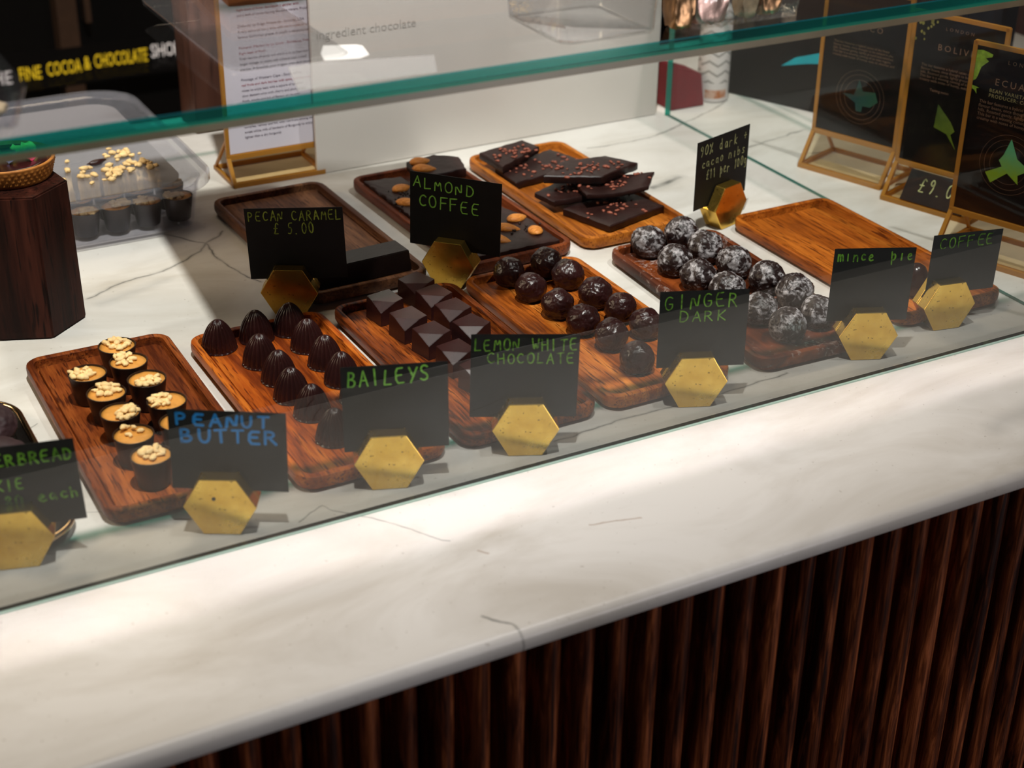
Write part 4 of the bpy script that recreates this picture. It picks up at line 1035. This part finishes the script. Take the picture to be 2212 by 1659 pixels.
# price slip in the lower face of the middle stand
slip = empty('price_slip', (0, 0, 0)); tag(slip, 'small black slip with a handwritten nine pound price in the middle sign stand', 'price card')
sl = math.atan2(0.026, 0.040); ang = math.atan2(u[1], u[0])
o_ = Vector((0.5727, 0.3346, 0.0)); rx = Vector((u[0], u[1], 0)); bk = Vector((-u[1], u[0], 0))
slip.location = o_ + rx*0.024 + bk*0.0012 + Vector((0, 0, 0.0068)); slip.rotation_euler = (Matrix.Rotation(ang, 4, 'Z') @ Matrix.Rotation(-sl, 4, 'X')).to_euler()
box('slip_panel', 0, 0.076, -0.0004, 0.0002, 0, 0.0365, M['card'], slip)
v, f = stroke_text([('£9.00', .22, .95, .16, .62, .02)], 0.076, 0.0365, 0.0014, random.Random(4)); v = [(a, b-0.0004, c) for a, b, c in v]
new_obj('handwriting', v, f, M['pale'], slip)

# white menu sheet in its stand, in front of the white panel
sM, iM, yM, zM = stand('menu_stand', (-0.0655, 0.6890), (1.0, -0.006), 0.112, 0.300, M['paper'], 'amber edged stand holding a printed white wine list at the back', 'acrylic menu stand', 0.020, 0.030)
MENU = [('Merlot and a hint of plum, silky', 1), ('Right bank of River, Bordeaux is gentler with', 1), ('and a waft of honey leaving the wine vibrant. Fruity', 0), ('', 0),
        ('Zinfandel by Ridge Vineyards - Sonoma, USA', 2), ('A very textured berry wine with warm notes of oak, found', 0), ('famous Californian grapes. It usually is decanted before', 0), ('', 0),
        ('Pomerol (Merlot) by La Croix - Bordeaux, France', 3), ('Right bank of River', 1), ('finest tannins of sandy soil which is at its best now', 0), ('larger vintage, to share with a friend over a meal', 0), ('another. A favourite, pour it again, over dark chocolate', 0), ('', 0),
        ('Pinotage of Western Cape - South Africa', 2), ('red fruits and dark berries with spice, jammy, smooth', 1), ('notes to enjoy best with a square of caramel', 0), ('slow dessert wine with cherry and plum tones', 0), ('finish, smoky and full of flavour on its own', 0), ('', 0), ('', 0),
        ('Beaujolais Villages', 3), ('a juicy wine of hills. The 2015 harvest is soft in', 0), ('complex, velvety and full, with red fruits among the', 0), ('sweet white milk of bonbons of Burgundy to enjoy', 0), ('lighter than a dry burgundy', 0)]
ML = {0: [], 1: [], 2: [], 3: []}
for i, (txt, kd) in enumerate(MENU):
    if txt: ML[kd].append((txt, 0.2010 - i*0.00605))
for kd, rows in ML.items():
    for txt, z in rows:
        big = kd in (2, 3)
        print_text(txt, 0.0040 if not big else 0.0043, M['red_ink'] if kd in (1, 3) else M['ink'], iM, 0.0235, z, yM, name='printed_line', extrude=0.00005)

# ------------------------------------------------------------------ white panel, column, things behind
pan = empty('white_panel', (0.0356, 0.6880, 0.0004), math.atan2(0.0070, 0.4796)); tag(pan, 'large plain white panel standing behind the trays', 'panel')
box('panel_board', 0, 0.470, 0.0, 0.006, 0, 0.42, M['white_panel'], pan, 0.001)
print_text('ingredient chocolate', 0.0150, M['faint'], pan, 0.0060, 0.1580, -0.0004)
colm = box('wooden_column', -0.0435, 0.032, 0.885, 0.945, 0.0, 0.55, M['red_wood'], None, 0.002); tag(colm, 'reddish brown wooden column behind the wine list', 'column')
red = bmesh.new(); v, f = loft([[(0, 0, 0), (0.052, 0, 0), (0.052, 0.05, 0), (0, 0.05, 0)], [(0, 0.010, 0.058), (0.052, 0.010, 0.040), (0.052, 0.05, 0.040), (0, 0.05, 0.058)]])
vs = [red.verts.new(p) for p in v]
for q in f: red.faces.new([vs[i] for i in q])
bmesh.ops.bevel(red, geom=red.edges[:], offset=0.001, segments=2, affect='EDGES')
o = autosmooth(bm_obj('gift_box', red, M['redbox'])); o.location = (0.5300, 0.6980, 0.0004); tag(o, 'dark red box with a sloping top beside the white panel', 'box')
v, f = lathe([(0.0001, 0), (0.0195, 0), (0.0208, 0.0015), (0.0208, 0.118), (0.019, 0.124), (0.012, 0.130), (0.0118, 0.142), (0.0001, 0.142)], 40)
o = new_obj('patterned_bottle', v, f, M['bottle'], None, True); autosmooth(o, 35); o.location = (0.6080, 0.7180, 0.0004); tag(o, 'white bottle with grey chevrons and an orange label by the red box', 'bottle')
bx = empty('chocolate_box', (0.6320, 0.7480, 0.0004), math.atan2(-0.92, 0.40)); tag(bx, 'large black box with a turquoise bird print behind the sign stands', 'box')
box('carton', 0.0, 0.34, 0.0, 0.16, 0, 0.26, M['board'], bx, 0.002)
flat_poly(bx, [(.098, .0640), (.118, .0790), (.150, .0905), (.172, .0990), (.182, .0985), (.172, .0880), (.158, .0780), (.140, .0750), (.120, .0700)], -0.0006, -0.012, M['turquoise'], 'printed_bird')

# dark stretch of wall with a post and a strip of lettering, far behind
post = box('wall_post', 0.040, 0.076, 1.955, 1.999, -0.95, 0.30, M['post']); tag(post, 'brown upright post on the dark wall at top left', 'post')
bracket = box('wall_bracket', 0.0930, 0.1040, 1.965, 1.999, -0.148, 0.25, M['post']); tag(bracket, 'short thin brown bracket right of the wall post', 'bracket')
sign = empty('wall_lettering', (0, 1.953, 0)); tag(sign, 'blurred strip of yellow and white lettering along the dark wall', 'sign')
box('sign_strip', -0.40, 0.42, 0.0, 0.0015, -0.256, -0.186, M['dark_wall'], sign)
for body, x, z, m, wd in (('THE', -0.108, -0.2380, 'white_letter', .053), ('FINE', -0.0430, -0.2355, 'yellow_letter', .041), ('COCOA', 0.0080, -0.2330, 'yellow_letter', .064), ('&', 0.0770, -0.2300, 'yellow_letter', .012), ('CHOCOLATE', 0.0960, -0.2290, 'yellow_letter', .101), ('SHOP', 0.2040, -0.2240, 'white_letter', .057)):
    o = print_text(body, 0.034, M[m], sign, 0, 0, 0, 'word', extrude=0.0006)
    w0 = max(vv.co.x for vv in o.data.vertices)
    for vv in o.data.vertices: vv.co.x *= wd/w0; vv.co.z *= 1.05
    o.location = (x, -0.0012, z)

# ------------------------------------------------------------------ bronze tray and biscuits at the left edge
gt = empty('metal_tray', (-0.485, 0.175, 0.0004)); tag(gt, 'black metal tray with a shiny bronze rim at the left edge', 'tray')
v, f = loft([rloop(.070, .106, .030, 0), rloop(.074, .110, .032, .002), rloop(.080, .117, .036, .010), rloop(.0785, .1155, .035, .010), rloop(.073, .109, .031, .0034), rloop(.069, .105, .029, .0026)])
o = new_obj('tray_pan', v, f, M['black_metal'], gt); autosmooth(o, 40)
V, F = [], []; ring = rrect(.0800, .1170, .036, 10); n = len(ring); m = 10
for i, (x, y) in enumerate(ring):
    xa, ya = ring[i-1]; xb, yb = ring[(i+1) % n]; tx, ty = xb-xa, yb-ya; L = math.hypot(tx, ty); nx, ny = ty/L, -tx/L
    for kk in range(m):
        a = 2*math.pi*kk/m; V.append((x+nx*.0026*math.cos(a), y+ny*.0026*math.cos(a), .0104+.0026*math.sin(a)))
for i in range(n):
    j = (i+1) % n
    for kk in range(m): F.append((i*m+kk, j*m+kk, j*m+(kk+1) % m, i*m+(kk+1) % m))
new_obj('bronze_rim', V, F, M['gold_rim'], gt, True)
def biscuit(x, y, z, seed, rz, label, sc=1.0):
    o = truffle(seed, 0.030*sc, M['cookie'], 0.62, 'gingerbread_biscuit', 0.4); o.location = (x, y, z); o.rotation_euler = (0, 0, rz)
    tag(o, label, 'biscuit', 'dark gingerbread biscuits')
biscuit(-0.4445, 0.2300, 0.0034, 31, .4, 'rearmost dark gingerbread biscuit on the bronze rimmed tray')
biscuit(-0.4460, 0.1650, 0.0034, 32, 1.4, 'middle dark gingerbread biscuit on the bronze rimmed tray, beside the rim')
biscuit(-0.5080, 0.1950, 0.0034, 33, 2.4, 'dark gingerbread biscuit at the left edge of the bronze rimmed tray')

# ------------------------------------------------------------------ things lying on the glass shelf
SZ = 0.3378
bd = box('wooden_board', 0, 0.290, 0, 0.335, 0, 0.018, M['w_board'], None, 0.002); bd.location = (-0.2174, 0.2035, SZ+0.004); bd.rotation_euler = (0, 0, R(-4.5))
tag(bd, 'brown wooden board lying on the glass shelf, cut off by the top edge', 'board')
plate = empty('plastic_tray', (-0.222, 0.165, SZ)); tag(plate, 'clear rounded plastic tray under the wooden board', 'tray')
v, f = loft([rloop(.043, .105, .012, 0), rloop(.045, .107, .013, .0012), rloop(.043, .105, .012, .0030)])
new_obj('tray_sheet', v, f, M['plastic'], plate)
lab = new_obj('paper_label', [(-.1990, .0585, SZ), (-.1745, .0530, SZ), (-.1655, .0580, SZ), (-.1610, .0800, SZ), (-.1640, .0850, SZ), (-.1860, .0925, SZ), (-.1950, .0750, SZ)], [(0, 1, 2, 3, 4, 5, 6)], M['label_white'])
tag(lab, 'small white paper label stuck on the glass shelf', 'label')
def strip(name, pts, label):
    v = [(x, y, SZ-.0002) for x, y in pts] + [(x, y, SZ+.0002) for x, y in pts]; n = len(pts)
    o = new_obj(name, v, [tuple(range(n-1, -1, -1)), tuple(range(n, 2*n))] + [(i, (i+1) % n, (i+1) % n + n, i+n) for i in range(n)], M['tape'])
    tag(o, label, 'tape', 'clear tape strips')
strip('clear_tape', [(-.2400, .0040), (-.1400, .0010), (-.1250, .0380), (-.2050, .0570), (-.2270, .0560)], 'wide clear tape strip on the glass shelf below the white label')
def pouch(x, y, w, h, d, mat, seed, label, rz=0.0, name='wrapped_sweet'):
    bm = bmesh.new(); bmesh.ops.create_icosphere(bm, subdivisions=4, radius=1.0)
    for vtx in bm.verts:
        p = vtx.co.normalized(); q = Vector((max(-.8, min(.8, p.x*1.2)), max(-.8, min(.8, p.y*1.2)), max(-.85, min(.85, p.z*1.2))))
        k = 1 + .10*noise.noise(p*3+Vector((seed, 0, 0))) + .06*abs(noise.noise(p*9+Vector((0, seed, 0))))
        vtx.co = Vector((q.x*k*w/1.6, q.y*k*d/1.6, q.z*k*h/1.7))
    zm = min(vv.co.z for vv in bm.verts)
    for vv in bm.verts: vv.co.z -= zm
    o = bm_obj(name, bm, mat, None, False); autosmooth(o, 30); o.location = (x, y, SZ+.0003); o.rotation_euler = (0, 0, rz)
    tag(o, label, 'wrapped sweet', 'wrapped sweets on the shelf')
pouch(0.0680, 0.0210, 0.017, 0.040, 0.018, M['foil_gold'], 1, 'crumpled golden wrapped sweet on the shelf, left of the pinkish one')
pouch(0.0930, 0.0220, 0.028, 0.070, 0.022, M['foil_pink'], 2, 'large crumpled pinkish wrapped sweet standing on the glass shelf')
pouch(0.1300, 0.0230, 0.014, 0.034, 0.014, M['cream'], 3, 'small pale cream sweet on the shelf, right of the pinkish one', 0, 'cream_sweet')
pouch(0.1500, 0.0230, 0.018, 0.040, 0.014, M['foil_gold'], 4, 'rightmost crumpled brown wrapped sweet on the glass shelf')
bag = empty('cellophane_bag', (0.1240, 0.0230, SZ)); tag(bag, 'clear cellophane bag around the sweets on the glass shelf', 'bag')
v, f = loft([rloop(.048, .0150, .006, .0003), rloop(.050, .0165, .008, .02), rloop(.049, .0150, .008, .06), rloop(.047, .008, .004, .10)], True, False)
o = new_obj('film', v, f, M['film'], bag, True)
ct = empty('clear_box', (0.0070, 0.0600, SZ)); tag(ct, 'empty clear plastic box on the shelf in front of the white panel', 'box')
v, f = loft([rloop(.040, .044, .010, 0), rloop(.041, .045, .010, .002), rloop(.045, .049, .012, .070), rloop(.0445, .0485, .012, .070), rloop(.0405, .0445, .010, .003), rloop(.039, .043, .010, .0015)])
o = new_obj('box_body', v, f, M['plastic'], ct); autosmooth(o, 40)
lb = empty('clear_tub', (-0.4560, 0.0480, SZ)); tag(lb, 'clear plastic tub of broken biscuit on the shelf at the left edge', 'food tub')
v, f = loft([rloop(.036, .040, .010, 0), rloop(.038, .042, .011, .002), rloop(.045, .048, .014, .026), rloop(.044, .047, .014, .026), rloop(.0365, .0405, .010, .003), rloop(.035, .039, .010, .0015)])
o = new_obj('tub_body', v, f, M['tub'], lb); autosmooth(o, 40)
for i, (x, y, s) in enumerate([(-.4300, .0300, .0075), (-.4420, .0250, .0085), (-.4560, .0280, .0080), (-.4480, .0450, .0085)]):
    v, f = xform(lump(s, 60+i, .4, 2), Matrix.Translation((0, 0, s*.6)) @ Matrix.Diagonal((1.2, 1, .7, 1)))
    o = new_obj('biscuit_chunk', v, f, M['peanut_cream'] if i % 2 else M['cream'], None, True); o.location = (x, y, SZ+.0035)
    tag(o, f'{ORD[i]} broken biscuit chunk from the right in the clear tub on the shelf', 'biscuit', 'biscuit chunks in the clear tub')
for i, (x, y) in enumerate([(-.4320, .0620), (-.4500, .0680)]):
    v, f = xform(lump(.015, 70+i, .3, 3, 1.5), Matrix.Translation((0, 0, .016)) @ Matrix.Diagonal((.8, .7, 1.35, 1)))
    o = new_obj('film_wrapped_sweet', v, f, M['tub'], None, True); o.location = (x, y, SZ+.0035)
    tag(o, ['right film wrapped sweet standing in the clear tub at the left edge', 'left film wrapped sweet standing in the clear tub at the left edge'][i], 'wrapped sweet', 'film wrapped sweets')
